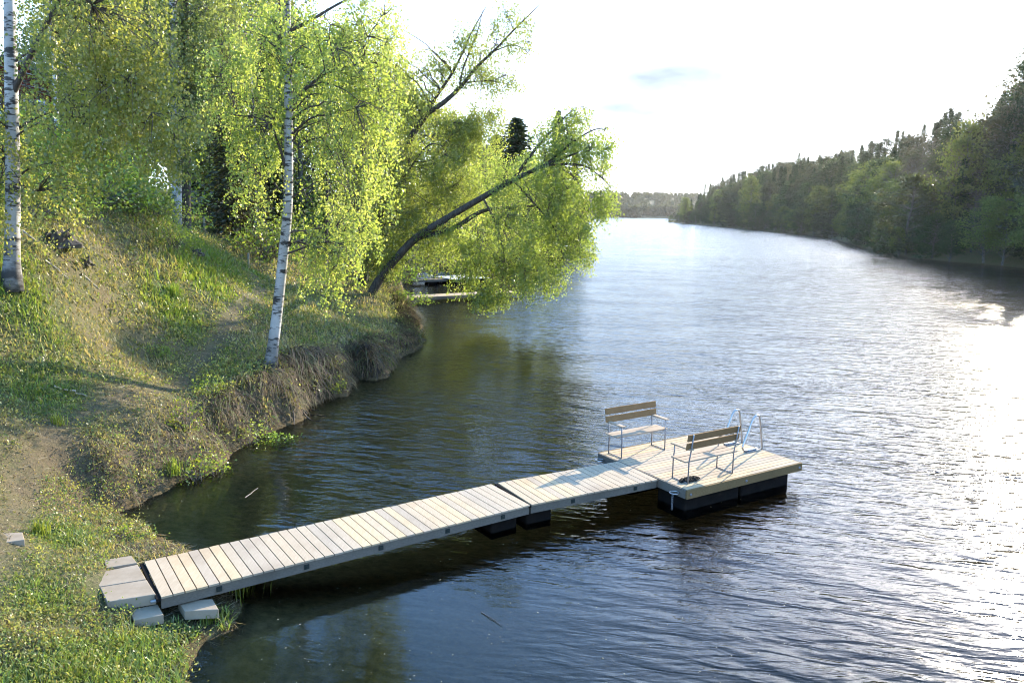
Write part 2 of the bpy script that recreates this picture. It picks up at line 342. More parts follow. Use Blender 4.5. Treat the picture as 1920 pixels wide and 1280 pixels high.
hb = t.math('ADD', n2.outputs[0], t.math('MULTIPLY', n3.outputs[0], .4))
soil = t.pbsdf(c, .95, bump=hb, bstr=.9, bdist=.07, spec=.1)
tag(g.build('ground', soil, smooth=True, attr='masks'), kind='structure')

# ------------------------------------------------------------------ river water: a closed body, clear brown, wave slopes on its surface
wx = axis(-12, 30, .5, -400, 1700, 1.22); wy = axis(4, 60, .5, -70, 1650, 1.12)
WX, WY = np.meshgrid(wx, wy); WP = np.c_[WX.ravel(), WY.ravel()]
_d = np.maximum(sdf(WP, LEFT), sdf(WP, RIGHT))
# the shallows round the foot of the jetty and the bay behind it lie calm
calm = np.exp(-(((WP - at(420, 950)[:2]) / [1.9, 2.6]) ** 2).sum(1)) + np.exp(-(((WP - at(620, 1180)[:2]) / [2.6, 2.6]) ** 2).sum(1)) + .5 * np.exp(-(((WP - at(1000, 1130)[:2]) / [3.4, 2.2]) ** 2).sum(1))
calm = np.clip(np.maximum(calm * 1.15, .75 * ss(-1.6, -.1, _d)), 0, 1)
g = Geo(); a, b = len(wx), len(wy); m = a * b
ii = (np.arange(b - 1)[:, None] * a + np.arange(a - 1)[None]).ravel(); Q = np.stack([ii, ii + 1, ii + a + 1, ii + a], 1)
rim = np.r_[np.arange(a), np.arange(1, b) * a + a - 1, (b - 1) * a + np.arange(a - 2, -1, -1), np.arange(b - 2, 0, -1) * a]
g.add(np.r_[np.c_[WP, np.zeros(m)], np.c_[WP, np.full(m, -5.)]], np.r_[Q, Q[:, ::-1] + m, np.stack([rim, rim + m, np.roll(rim, -1) + m, np.roll(rim, -1)], 1)])
g.A.append(np.r_[calm, calm][:, None])
t = NT('river_water'); geo = t.n('ShaderNodeNewGeometry'); sp = t.n('ShaderNodeSeparateXYZ'); t.l(geo.outputs['Position'], sp.inputs[0])
ca = t.n('ShaderNodeAttribute', attribute_name='calm')
def wmap(sc_, rz, loc=(0, 0, 0)):
    m_ = t.n('ShaderNodeMapping'); m_.vector_type = 'TEXTURE'; m_.inputs['Scale'].default_value = sc_; m_.inputs['Rotation'].default_value = (0, 0, rz); m_.inputs['Location'].default_value = loc
    t.l(geo.outputs['Position'], m_.inputs[0]); return m_.outputs[0]
h1 = t.noise(1., 2, .45, wmap((1.9, .62, 1), R(-24)), .5)
h2 = t.noise(1., 2, .5, wmap((.80, .20, 1), R(-12), (3, 1, 0)), .5)
h3 = t.noise(1., 2, .5, wmap((.28, .085, 1), R(4), (7, 2, 0)))
gust = t.noise(1., 3, .55, wmap((9., 3.2, 1), R(-8)))
gs = t.rng(gust.outputs[0], .3, .7, .45, 1.25)
H_ = t.math('ADD', t.math('MULTIPLY', h1.outputs[0], .075), t.math('ADD', t.math('MULTIPLY', h2.outputs[0], .052), t.math('MULTIPLY', h3.outputs[0], .015)))
rise = t.rng(sp.outputs[1], 6., 26., .8, 1.)
amp = t.math('MULTIPLY', t.math('MULTIPLY', gs, rise), t.rng(ca.outputs['Fac'], 0, 1, 1., .10))
far = t.rng(sp.outputs[1], 18., 90., 0., 1., True)
s1 = t.noise(1., 3, .6, wmap((.9, .28, 1), R(-10), (1, 5, 0)))
vs = t.n('ShaderNodeVectorMath', operation='SUBTRACT'); t.l(s1.outputs['Color'], vs.inputs[0]); vs.inputs[1].default_value = (.5, .5, .5)
vm = t.n('ShaderNodeVectorMath', operation='MULTIPLY'); t.l(vs.outputs[0], vm.inputs[0]); vm.inputs[1].default_value = (.40, .64, 0)
vk = t.n('ShaderNodeVectorMath', operation='SCALE'); t.l(vm.outputs[0], vk.inputs[0]); t.l(t.math('MULTIPLY', far, gs), vk.inputs['Scale'])
vn = t.n('ShaderNodeVectorMath', operation='ADD'); t.l(vk.outputs[0], vn.inputs[0]); vn.inputs[1].default_value = (0, 0, 1)
vz = t.n('ShaderNodeVectorMath', operation='NORMALIZE'); t.l(vn.outputs[0], vz.inputs[0])
bp = t.n('ShaderNodeBump'); bp.inputs['Distance'].default_value = 1.; t.l(amp, bp.inputs['Strength']); t.l(H_, bp.inputs['Height']); t.l(vz.outputs[0], bp.inputs['Normal'])
fr = t.n('ShaderNodeFresnel'); fr.inputs[0].default_value = 1.333; t.l(bp.outputs[0], fr.inputs['Normal'])
gl = t.n('ShaderNodeBsdfGlossy'); t.l(t.rng(sp.outputs[1], 8., 120., .075, .15), gl.inputs['Roughness']); t.l(bp.outputs[0], gl.inputs['Normal'])
tr = t.n('ShaderNodeBsdfTransparent'); tr.inputs[0].default_value = (.86, .84, .78, 1)
ms = t.n('ShaderNodeMixShader'); t.l(fr.outputs[0], ms.inputs[0]); t.l(tr.outputs[0], ms.inputs[1]); t.l(gl.outputs[0], ms.inputs[2]); t.l(ms.outputs[0], t.o.inputs[0])
vo = t.n('ShaderNodeVolumeAbsorption'); vo.inputs['Color'].default_value = (.62, .44, .18, 1); vo.inputs['Density'].default_value = .6; t.l(vo.outputs[0], t.o.inputs['Volume'])
tag(g.build('river_water', t.m, attr='calm'), kind='structure')

# ------------------------------------------------------------------ jetty and bathing platform
ANG = .568; CEN = np.array([4.03, 15.94, 0.])
E_ = np.array([math.cos(ANG), math.sin(ANG), 0]); NN = np.array([math.sin(ANG), -math.cos(ANG), 0]); ZZ = np.array([0, 0, 1.])
def lp(x, y, z): return CEN + E_ * x + NN * y + ZZ * z      # platform coordinates -> world
deckm = wood_mat('pale_decking', (.42, .31, .20), (.51, .40, .28), (.33, .235, .145), (2, 16, 16), -ANG, var=.22)
deckm2 = wood_mat('weathered_decking', (.38, .29, .195), (.47, .375, .265), (.28, .205, .135), (16, 2, 16), -.6, var=.18)
fascia = wood_mat('yellowish_beam_wood', (.15, .10, .05), (.22, .15, .08), (.12, .085, .045), (1.5, 16, 16), -ANG, var=.1)
greyb = wood_mat('grey_beam_wood', (.115, .10, .082), (.17, .15, .125), (.09, .08, .066), (1.5, 16, 16), -.6, var=.1)
blackp = plain_mat('black_float_plastic', (.007, .007, .007), (.014, .012, .011), .85, 0, 4, .2, .04)
steel = plain_mat('galvanised_steel', (.20, .20, .21), (.30, .30, .31), .5, .5, 20)
shiny = plain_mat('polished_tube_steel', (.42, .42, .42), (.50, .50, .50), .3, .95, 30, .05)
darkm = plain_mat('dark_green_bracket', (.012, .018, .015), (.02, .028, .024), .6, 0, 9)
XL, XR, YT, YB = -1.645, 1.645, -1.31, 1.31
rng = np.random.default_rng(3)
AX = np.array([E_, NN, ZZ]); DZ = .5
pf = empty('bathing_platform', lp(0, 0, 0), 'square pale wooden bathing platform on black floats with two benches and a ladder', 'platform')
OP = lp(0, 0, 0)
g = Geo(); np_ = 22; pw = (YB - YT) / np_
for i in range(np_):
    y = YT + pw * (i + .5); s = rng.uniform(.5, .7) if i % 2 else rng.uniform(.38, .5)
    xm = XL + (XR - XL) * .56
    for x0, x1 in ((XL, xm - .002), (xm + .002, XR)):
        g.box(lp((x0 + x1) / 2, y, DZ - .014 + rng.uniform(-.0015, .0015)), (x1 - x0) / 2, pw / 2 - .0075, .014, AX)
g.build('deck', deckm, pf, origin=OP)
g = Geo(); g.box(lp(0, YB + .022, DZ - .088), XR - XL - 1.645 + .03, .022, .085, AX); bf = g.build('side_beam', fascia, pf, origin=OP)
for x in (XL + .06, -.05, XR - .06):
    g = Geo()
    g.tube([lp(x, YB + .044, DZ - .09), lp(x, YB + .056, DZ - .09)], .026, 8)
    g.tube([lp(x, YB + .056, DZ - .09), lp(x, YB + .07, DZ - .09)], .012, 8)
    g.build('bolt', steel, bf, origin=OP)
g = Geo(); g.box(lp(0, YT - .022, DZ - .088), (XR - XL) / 2, .022, .085, AX); g.build('side_beam', fascia, pf, origin=OP)
for x in (XL - .022, XR + .022):
    g = Geo(); g.box(lp(x, 0, DZ - .088), .022, (YB - YT) / 2, .085, AX); g.build('end_beam', greyb, pf, origin=OP)
for y in (-.78, .78):
    for x0, x1 in ((XL + .12, -.02), (.06, XR - .14)):
        g = Geo(); c = lp((x0 + x1) / 2, y, .06); g.box(c, (x1 - x0) / 2, .38, .26, AX)
        o = g.build('float', blackp, pf, origin=OP); bv = o.modifiers.new('bevel', 'BEVEL'); bv.width = .03; bv.segments = 2
# mooring rings with a little chain at the two corners by the gangway
def torus(g, c, Rr, r, nrm=ZZ, k=20):
    nrm = nrm / np.linalg.norm(nrm); a_ = np.cross(nrm, [1, .3, .2]); a_ /= np.linalg.norm(a_); b_ = np.cross(nrm, a_)
    th = np.linspace(0, 2 * np.pi, k + 1); g.tube([c + Rr * (a_ * math.cos(q) + b_ * math.sin(q)) for q in th], r, 6, cap=False)
for yy in (1.12, -1.13):
    g = Geo(); torus(g, lp(XL - .14, yy, DZ - .09), .085, .009); rg = g.build('mooring_ring', shiny, pf, True, OP)
    if yy > 0:
        g = Geo()
        for k in range(9): torus(g, lp(XL - .20 + .004 * math.sin(k * 2), yy + .02, DZ - .115 - .035 * k), .020, .004, (NN if k % 2 else E_), 10)
        g.build('chain', steel, rg, True, OP)

def gangway(P0, P1, wd, label, brackets, floats, endstrip, group='hinged gangway sections of the jetty'):
    P0 = np.asarray(P0, float); P1 = np.asarray(P1, float); d = P1 - P0; Ln = np.linalg.norm(d); ex = d / Ln
    ey = np.array([ex[1], -ex[0], 0]); ey /= np.linalg.norm(ey); ez = np.cross(ex, -ey); AXg = np.array([ex, ey, ez])
    q = lambda x, y, z: P0 + ex * x + ey * y + ez * z
    org = np.array([P0[0], P0[1], 0.])
    root = empty('gangway', org, label, 'gangway', group)
    g = Geo(); n = round(Ln / .152); p = Ln / n
    for i in range(n):
        g.box(q((i + .5) * p, rng.uniform(-.004, .004), -.014 + rng.uniform(-.002, .002)), p / 2 - .0075, wd / 2, .014, AXg)
    g.build('deck', deckm2, root, origin=org)
    for s in (1, -1):
        g = Geo(); g.box(q(Ln / 2, s * (wd / 2 - .045), -.028 - .075), Ln / 2 - .004, .022, .073, AXg); bm = g.build('side_beam', greyb, root, origin=org)
        for x in brackets:
            g = Geo(); g.box(q(x, s * (wd / 2 - .016), -.1), .038, .008, .036, AXg); g.box(q(x, s * (wd / 2 - .004), -.1), .018, .004, .016, AXg); g.build('bracket', darkm, bm, origin=org)
    for x in np.arange(.5, Ln, 1.2):
        g = Geo(); g.box(q(x, 0, -.1), .022, wd / 2 - .08, .06, AXg); g.build('cross_beam', greyb, root, origin=org)
    for x0, x1 in floats:
        g = Geo(); c = q((x0 + x1) / 2, 0, 0); c[2] = .08; g.box(c, (x1 - x0) / 2, wd / 2 - .30, .21, AXg); o = g.build('float', blackp, root, origin=org)
        bv = o.modifiers.new('bevel', 'BEVEL'); bv.width = .03; bv.segments = 2
    if endstrip:
        g = Geo(); g.box(q(-.03, 0, -.035), .026, wd / 2, .02, AXg); g.build('hinge_strip', blackp, root, origin=org)
        for s in (1, -1):
            g = Geo(); g.tube([q(-.12, s * (wd / 2 - .06), -.06), q(.1, s * (wd / 2 - .06), -.06)], .022, 8); g.build('hinge', steel, root, True, origin=org)
    return root
J0 = (at(930, 905, .5) + at(1000, 945, .5)) / 2; J1 = lp(XL - .05, -.03, .5)
S0 = (at(267, 1050, .47) + at(305, 1122, .47)) / 2; J0b = (at(925, 908, .5) + at(990, 945, .5)) / 2
gangway(J0, J1, 1.26, 'short plank gangway section joined to the bathing platform', (.9, 2.35), ((.08, .62),), True)
gangway(S0, J0b, 1.27, 'long weathered plank gangway section running out from the concrete slabs on the bank', (.75, 2.0, 3.2, 4.4, 5.5), ((5.45, 6.0),), True)

# ------------------------------------------------------------------ benches
bw = wood_mat('brown_bench_board', (.20, .12, .06), (.27, .17, .09), (.14, .08, .04), (1.5, 16, 16), -ANG, var=.1)
bseat = wood_mat('pale_bench_board', (.33, .25, .175), (.41, .32, .235), (.27, .20, .14), (1.5, 16, 16), -ANG, var=.1)
def bench(x0, x1, y, sgn, label):
    """sgn +1: the sitter looks along +NN.  x0, x1 = leg frames, y = row of the rear legs"""
    xc = (x0 + x1) / 2; org = lp(xc, y, DZ)
    root = empty('bench', org, label, 'bench', 'benches on the bathing platform')
    q = lambda x, f, z: lp(x, y + sgn * f, DZ + z)
    AXb = np.array([E_, NN, ZZ])
    for i, f in enumerate((.05, .185, .32)):
        g = Geo(); g.box(q(xc, f, .452 + .006 * (i == 2)), (x1 - x0) / 2 + .1, .06, .014, AXb); g.build('seat_board', bseat, root, origin=org)
    tl = math.radians(9); by = np.array([0, 0, 0]); up = -NN * sgn * math.sin(tl) + ZZ * math.cos(tl); nb = NN * sgn * math.cos(tl) + ZZ * math.sin(tl)
    for z in (.76, .93):
        g = Geo(); g.box(q(xc, .0 - (z - .45) * math.tan(tl) + .035, z), (x1 - x0) / 2 + .1, .012, .068, np.array([E_, nb, up])); g.build('back_board', bw, root, origin=org)
    for x in (x0, x1):
        g = Geo(); g.tube([q(x, 0, 0), q(x, 0, .44), q(x, -(.05), .72), q(x, -.09, 1.0)], .014, 8); g.build('leg', steel, root, True, origin=org)
        g = Geo(); g.tube([q(x, .42, 0), q(x, .42, .42), q(x, .40, .56), q(x, .40, .685)], .014, 8); g.build('leg', steel, root, True, origin=org)
        g = Geo(); g.tube([q(x, -.0, .425), q(x, .42, .425)], .012, 8); g.build('seat_rail', steel, root, True, origin=org)
        g = Geo(); g.tube([q(x, 0, .012), q(x, .42, .012)], .010, 8); g.build('foot_rail', steel, root, True, origin=org)
        g = Geo(); g.box(q(x, .20, .70), .048, .27, .013, AXb); g.build('armrest', bseat, root, origin=org)
    return root
bench(-1.50, -.26, -1.18, 1, 'bench at the far edge of the platform with its backrest to the open river')
bench(-1.405, -.165, 1.09, -1, 'bench seen from behind at the near edge of the platform beside the ladder')

# ------------------------------------------------------------------ swimming ladder, its rails over the outer edge
lad = empty('swim_ladder', lp(1.5, 0, DZ), 'shiny tubular steel swimming ladder with two arched handrails on the platform edge', 'ladder'); OL = lp(1.5, 0, DZ)
def smooth(P, n=40):
    P = np.asarray(P, float); k = np.arange(len(P)); q = np.linspace(0, len(P) - 1, n)
    def cr(p0, p1, p2, p3, t): return .5 * (2 * p1 + (p2 - p0) * t + (2 * p0 - 5 * p1 + 4 * p2 - p3) * t ** 2 + (3 * p1 - p0 - 3 * p2 + p3) * t ** 3)
    o = []
    for x in q:
        i = min(int(x), len(P) - 2); t_ = x - i
        o.append(cr(P[max(i - 1, 0)], P[i], P[i + 1], P[min(i + 2, len(P) - 1)], t_))
    return np.array(o)
for y in (.27, -.30):
    pts = [(1.52, .045), (1.32, .045), (1.15, .05), (1.06, .11), (1.09, .22), (1.22, .48), (1.34, .73), (1.45, .80), (1.55, .74), (1.63, .42), (1.70, .05), (1.76, -.35), (1.84, -1.1)]
    g = Geo(); g.tube(smooth([lp(x, y, DZ + z) for x, z in pts], 60), .021, 8); g.build('handrail', shiny, lad, True, origin=OL)
    g = Geo(); g.box(lp(1.36, y, DZ + .012), .20, .05, .011, AX); g.box(lp(1.30, y, DZ + .03), .06, .03, .02, AX); g.build('base_plate', steel, lad, origin=OL)
for k in range(3):
    g = Geo(); xx = 1.73 + .04 * k; g.box(lp(xx, -.015, .33 - .28 * k), .035, .28, .012, AX); g.build('step', shiny, lad, origin=OL)

# dark coil of chain heaped on the boards under the near bench
g = Geo(); rg2 = np.random.default_rng(8)
for k in range(170):
    a_ = rg2.uniform(0, 6.28); rr = math.sqrt(rg2.uniform()) ; c = lp(-1.24 + .25 * rr * math.cos(a_) + .02, .955 + .10 * rr * math.sin(a_), DZ + .012 + rg2.uniform(0, .05) * (1 - rr * .6))
    torus(g, c, rg2.uniform(.018, .028), .006, rg2.normal(size=3), 8)
o = g.build('mooring_chain', plain_mat('tarred_chain', (.008, .008, .007), (.02, .018, .016), .8, 0, 30), None, True, lp(-1.24, .955, DZ)); tag(o, 'dark heap of chain lying on the boards under the near bench', 'chain')

# ------------------------------------------------------------------ concrete slabs at the foot of the jetty
conc = NT('pale_concrete'); v = conc.obj(); n1 = conc.noise(2.2, 6, .65, v); n2 = conc.noise(45, 3, .6, v)
cc = conc.mix(conc.rng(n1.outputs[0], .35, .7), (.25, .195, .135), (.33, .265, .195)); cc = conc.mix(conc.rng(n2.outputs[0], .62, .75, 0, .5), cc, (.2, .17, .13))
concm = conc.pbsdf(cc, .9, bump=n2.outputs[0], bstr=.3, bdist=.004, spec=.03)
def slab(px4, z, th, label):
    P = [at(x, y, z) for x, y in px4]; c = sum(P) / 4; org = np.array([c[0], c[1], z - th])
    g = Geo(); V = [p - ZZ * th for p in P] + [p for p in P]
    g.add(V, [[0, 3, 2, 1], [4, 5, 6, 7], [0, 1, 5, 4], [1, 2, 6, 5], [2, 3, 7, 6], [3, 0, 4, 7]])
    o = g.build('concrete_slab', concm, None, origin=org)
    bv = o.modifiers.new('bevel', 'BEVEL'); bv.width = .008; bv.segments = 2
    tag(o, label, 'concrete slab', 'concrete slabs by the jetty'); return o
slab([(201, 1127.5), (292, 1113), (275, 1086), (187, 1100)], .47, .15, 'widest pale concrete slab against the end of the gangway, nearest the grass')
slab([(186, 1099), (274, 1085), (258, 1057.5), (167, 1076)], .47, .15, 'middle of the three joined concrete slabs at the end of the gangway')
slab([(199, 1064), (257, 1054.5), (246, 1040.7), (194, 1048.7)], .462, .15, 'narrow concrete slab at the back, half covered by soil and grass')
slab([(250.7, 1162), (306.5, 1151.4), (296, 1132), (242, 1142.5)], .31, .13, 'small stained concrete slab lying loose below the gangway corner')
slab([(346, 1145), (410, 1141.7), (398.5, 1122), (333, 1125)], .27, .13, 'small concrete slab half in the shade of the gangway side beam')
slab([(-30, 1022), (46, 1011), (42, 997), (-30, 1001)], .96, .10, 'worn concrete step in the dirt path at the left edge')

# ------------------------------------------------------------------ vegetation materials
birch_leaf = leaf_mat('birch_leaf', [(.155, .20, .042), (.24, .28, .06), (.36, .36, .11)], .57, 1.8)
birch_leaf_dull = leaf_mat('shaded_birch_leaf', [(.10, .145, .038), (.15, .19, .05), (.22, .235, .08)], .5, 1.45)  # duller copy of the birch leaf, with shade put into its colour
willow_leaf = leaf_mat('willow_leaf', [(.125, .18, .034), (.185, .24, .048), (.26, .29, .08)], .57, 1.75)
bush_leaf = leaf_mat('bush_leaf', [(.09, .15, .025), (.14, .21, .035), (.21, .26, .05)], .5, 1.5)
fresh_leaf = leaf_mat('fresh_leaf', [(.15, .22, .03), (.22, .29, .04), (.32, .34, .05)], .5, 1.3)
wood_leaf = leaf_mat('far_leaf', [(.040, .062, .020), (.058, .085, .025), (.085, .105, .035)], .4, 1.0)
needle = leaf_mat('spruce_needle', [(.026, .046, .02), (.04, .062, .027), (.06, .075, .034)], .3, 1.0, gloss=.02)
needle_brown = leaf_mat('drooping_needle', [(.05, .06, .022), (.075, .085, .03), (.10, .10, .04)], .35, 1.)
grass_leaf = leaf_mat('grass_blade', None, .45, 1.25, attr='tint', gloss=.03)
bark = bark_mat('dark_bark', (.035, .028, .02), (.10, .08, .06)); bark_g = bark_mat('grey_bark', (.07, .062, .05), (.17, .155, .13))
birch_bark = birch_mat('birch_bark'); twig_bark = bark_mat('twig_bark', (.045, .035, .028), (.10, .08, .065))

def limb(rng, a, b, sag=0., n=6, wob=.05):
    """gently bent line of points from a to b"""
    s = np.linspace(0, 1, n)[:, None]; d = b - a; ln = np.linalg.norm(d)
    p = a + d * s; p[:, 2] += sag * ln * np.sin(np.pi * s[:, 0])
    w_ = rng.normal(size=(n, 3)) * wob * ln * .35; w_[0] = 0; w_[-1] = 0
    return p + w_
def tree(name, label, cat, trunk, blobs, leafm, barkm, seed, group=None, lsize=.06, side=None, twig=.5, rough_bark=0, parent_loc=None, sag=.10, min_t=.25, nl=9):
    """trunk: list of (points, radii); blobs: (centre, (rx,ry,rz), clusters, leaves per cluster, spread, hang) fill the crown.
    Limbs grow from the trunk to points in each blob, twigs from the limbs to every leaf cluster; hang>0 makes it a drooping strand."""
    rng = np.random.default_rng(seed)
    base = np.asarray(trunk[0][0][0], float); org = base
    root = empty(name, org, label, cat, group)
    gw = Geo(); gb = Geo(); gl_ = Geo(); SK = []
    for pts, rad in trunk:
        P = smooth(pts, 8 * len(pts)); rr = np.interp(np.linspace(0, 1, len(P)), np.linspace(0, 1, len(rad)), rad)
        hgt = P[:, 2] - base[2]
        if trunk[0][0] is pts:
            rr = rr * (1 + .25 * np.exp(-np.maximum(hgt, 0) / .25))
            P = np.vstack([P[0] - [0, 0, .4], P]); rr = np.r_[rr[0] * 1.1, rr]; hgt = np.r_[-.4, hgt]
        (gw if trunk[0][0] is pts or not rough_bark else gb).tube(P, rr, 8, attr=(np.clip(1 - hgt / 1.0, 0, 1) if rough_bark else np.zeros(len(P))) if trunk[0][0] is pts or not rough_bark else None)
        SK.append(np.c_[P, rr][int(len(P) * min_t):] if pts is trunk[0][0] else np.c_[P, rr])
    SK = np.vstack(SK)
    for c, rad, ncl, per, spread, hang in blobs:
        c = np.asarray(c, float); rad = np.asarray(rad, float)
        k = max(2, min(nl, ncl // 12)); LB = []
        for _ in range(k):
            v_ = rng.normal(size=3); v_ *= rng.uniform(.45, .95) / np.linalg.norm(v_); tgt = c + v_ * rad + np.array([0, 0, .25 * rad[2]])
            d = np.linalg.norm(SK[:, :3] - tgt + np.array([0, 0, .35 * np.linalg.norm(rad[:2])]), axis=1); i = np.argsort(d)[rng.integers(0, 4)]
            P = limb(rng, SK[i, :3], tgt, sag, 8, .07); L_ = np.linalg.norm(tgt - SK[i, :3])
            r0 = min(SK[i, 3] * .6, .012 + .012 * L_)
            gb.tube(P, np.linspace(r0, .008, 8), 6, False); LB.append(P[2:])
        LB = np.vstack(LB) if LB else SK[:, :3]
        v_ = rng.normal(size=(ncl, 3)); v_ /= np.linalg.norm(v_, axis=1)[:, None]; q = c + v_ * (rng.uniform(.12, 1, ncl) ** .5)[:, None] * rad
        # clusters keep apart in clumps, so that gaps stay open
        q += .18 * rad * np.sin(q[:, [1, 2, 0]] * 2.6 / np.maximum(rad.mean() * .5, .5) + seed)
        for j in range(ncl):
            d = ((LB - q[j]) ** 2).sum(1); i = int(np.argmin(d))
            if rng.uniform() < twig:
                gb.tube(limb(rng, LB[i], q[j], sag * .6, 4, .1), [.013, .010, .007, .004], 3, False)
        if hang > 0:
            ln = hang * rng.uniform(.45, 1.25, ncl); m = per
            s = np.sort(rng.uniform(0, 1, (ncl, m)), 1)
            dr = rng.normal(size=(ncl, 2)) * .16
            P = np.repeat(q[:, None], m, 1) + np.dstack([dr[:, :1] * s * ln[:, None], dr[:, 1:] * s * ln[:, None], -s * ln[:, None]])
            P[..., :2] += .05 * np.sin(s * 7 + rng.uniform(0, 6, (ncl, 1)))[..., None]
            P += rng.normal(size=P.shape) * spread; C = P.reshape(-1, 3); D = rng.normal(size=C.shape) * .7 + [0, 0, -.9]
            for j in range(0, ncl, 3):
                gb.tube(np.array([q[j], q[j] + np.array([dr[j, 0] * .5, dr[j, 1] * .5, -.5]) * ln[j], q[j] + np.array([dr[j, 0], dr[j, 1], -1]) * ln[j]]), [.004, .003, .002], 3, False)
        else:
            C = np.repeat(q, per, 0) + rng.normal(size=(ncl * per, 3)) * spread * np.array([1, 1, .75]); D = rng.normal(size=C.shape) + [0, 0, -.2]
        l_ = lsize * rng.uniform(.65, 1.3, len(C)); gl_.leaves(C, D, l_, l_ * .72, rng)
    gw.build('trunk', barkm, root, True, org, 'rough_bark')
    gb.build('branches', twig_bark, root, True, org)
    gl_.build('crown', leafm, root, False, org)
    return root
def blob(px, py, Y, rx, ry, rz, n, per, spread, hang): return (atY(px, py, Y), (rx, ry, rz), n, per, spread, hang)
def line(Y, *p): return [atY(x, y, Y) for x, y in p]

# ---- the three birches and their neighbours on the slope
tree('birch_tree', 'white birch leaning slightly at the river bank edge, bright leaves hanging beside it', 'birch tree',
     [(line(21, (507, 684), (518, 600), (531, 480), (540, 380), (541, 250), (540, 120), (538, 0), (534, -160), (530, -380)), [.165, .148, .137, .127, .116, .105, .09, .07, .03]),
      ([atY(541, 205, 21), atY(575, 165, 21.2), atY(625, 132, 21.4), atY(690, 118, 21.6)], [.06, .05, .035, .015]),
      ([atY(540, 330, 21), atY(522, 270, 20.8), atY(500, 228, 20.5), atY(430, 215, 20.3)], [.045, .035, .028, .012]),
      ([atY(540, 150, 21), atY(528, 110, 20.8), atY(526, 40, 20.6), atY(520, -60, 20.4)], [.05, .045, .04, .03]),
      ([atY(540, 60, 21), atY(580, 40, 21), atY(640, 5, 21.2), atY(700, -20, 21.4)], [.05, .04, .03, .015])],
     [blob(665, 260, 21, 1.25, 1.5, 2.1, 125, 50, .06, 1.3), blob(645, 420, 21.3, 1.1, 1.3, 1.4, 66, 46, .06, 1.1), blob(600, 120, 21, 1.7, 1.7, 1.3, 110, 50, .055, 1.2), blob(445, 140, 20.6, 1.1, 1.2, 1.5, 95, 48, .055, 1.3),
      blob(480, 290, 20.4, .9, 1.2, 1.2, 55, 46, .055, 1.0), blob(610, 490, 20.8, .9, .9, 1.0, 45, 44, .05, .9), blob(700, 60, 21.4, 1.1, 1.3, 1.1, 75, 44, .06, 1.1), blob(705, 160, 21.6, .9, 1.2, 1.1, 55, 44, .06, 1.1), blob(530, 30, 20.5, 1.0, 1.1, 1.0, 50, 48, .055, 1.0)],
     birch_leaf, birch_bark, 11, lsize=.074, rough_bark=1, twig=.85, group='birches on the slope')
tree('birch_tree', 'thick white birch at the left edge with a wide curtain of hanging bright leaves', 'birch tree',
     [(line(17, (22, 512), (24, 400), (23, 250), (20, 100), (16, -60), (8, -330)), [.16, .148, .138, .122, .10, .05]),
      ([atY(22, 180, 17), atY(70, 80, 16.8), atY(130, -30, 16.6), atY(210, -110, 16.6)], [.07, .055, .04, .02]),
      ([atY(22, 120, 17), atY(60, 92, 17), atY(100, 60, 17)], [.035, .02, .008]), ([atY(22, 250, 17), atY(60, 225, 17.2), atY(110, 205, 17.4)], [.035, .025, .008])],
     [blob(185, 20, 16.6, 1.6, 1.4, 1.3, 165, 56, .055, 1.4), blob(240, 140, 16.8, 1.15, 1.1, 1.1, 110, 54, .055, 1.4), blob(130, 220, 17, .9, 1.2, .9, 62, 48, .055, 1.1), blob(310, 230, 16.8, .45, .8, .8, 36, 46, .055, 1.0), blob(-20, 250, 16.8, .55, 1., 1.5, 60, 50, .05, 1.2),
      blob(90, 330, 17.2, .9, 1.0, .7, 40, 40, .05, .9)],
     birch_leaf, birch_bark, 12, lsize=.072, rough_bark=1, twig=.85, group='birches on the slope')
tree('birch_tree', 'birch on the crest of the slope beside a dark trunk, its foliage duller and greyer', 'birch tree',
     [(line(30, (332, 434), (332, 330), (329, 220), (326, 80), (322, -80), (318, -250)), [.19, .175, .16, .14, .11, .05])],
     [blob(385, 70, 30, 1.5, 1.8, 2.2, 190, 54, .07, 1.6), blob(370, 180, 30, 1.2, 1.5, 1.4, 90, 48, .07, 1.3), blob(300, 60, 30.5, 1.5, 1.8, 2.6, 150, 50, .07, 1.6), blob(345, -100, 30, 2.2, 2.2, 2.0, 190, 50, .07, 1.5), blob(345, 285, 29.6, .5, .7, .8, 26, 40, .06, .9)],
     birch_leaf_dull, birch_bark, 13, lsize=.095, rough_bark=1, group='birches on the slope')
tree('pine_tree', 'straight dark trunk standing close behind the duller birch', 'pine tree',
     [(line(30.8, (349, 432), (349, 330), (348, 200), (347, 60), (345, -120)), [.20, .18, .165, .15, .12])],
     [blob(345, -160, 31, 1.8, 1.8, 1.2, 90, 60, .22, 0)], needle, bark, 14, lsize=.16)

birch_root = [o for o in bpy.data.objects if o.name == 'birch_tree'][0]
rr_ = np.random.default_rng(4); b0 = np.array(birch_root.location); g = Geo()
for a_, ln_ in ((-.15, 1.5), (-.5, 1.7), (-.9, 1.5), (-1.25, 1.2), (.3, 1.3), (-1.9, .9), (2.6, .8)):
    P = [b0 + [0, 0, .12]]; dv_ = np.array([math.cos(a_), math.sin(a_), 0])
    for k in range(1, 7):
        p = b0 + dv_ * ln_ * k / 6 + rr_.normal(size=3) * .05; p[2] = max(gz(p[0], p[1]), -.05) + .035; P.append(p)
    g.tube(smooth(P, 14), np.linspace(.055, .014, 14), 6, False, np.ones(14))
g.build('roots', bark, birch_root, True, tuple(b0), 'rough_bark')

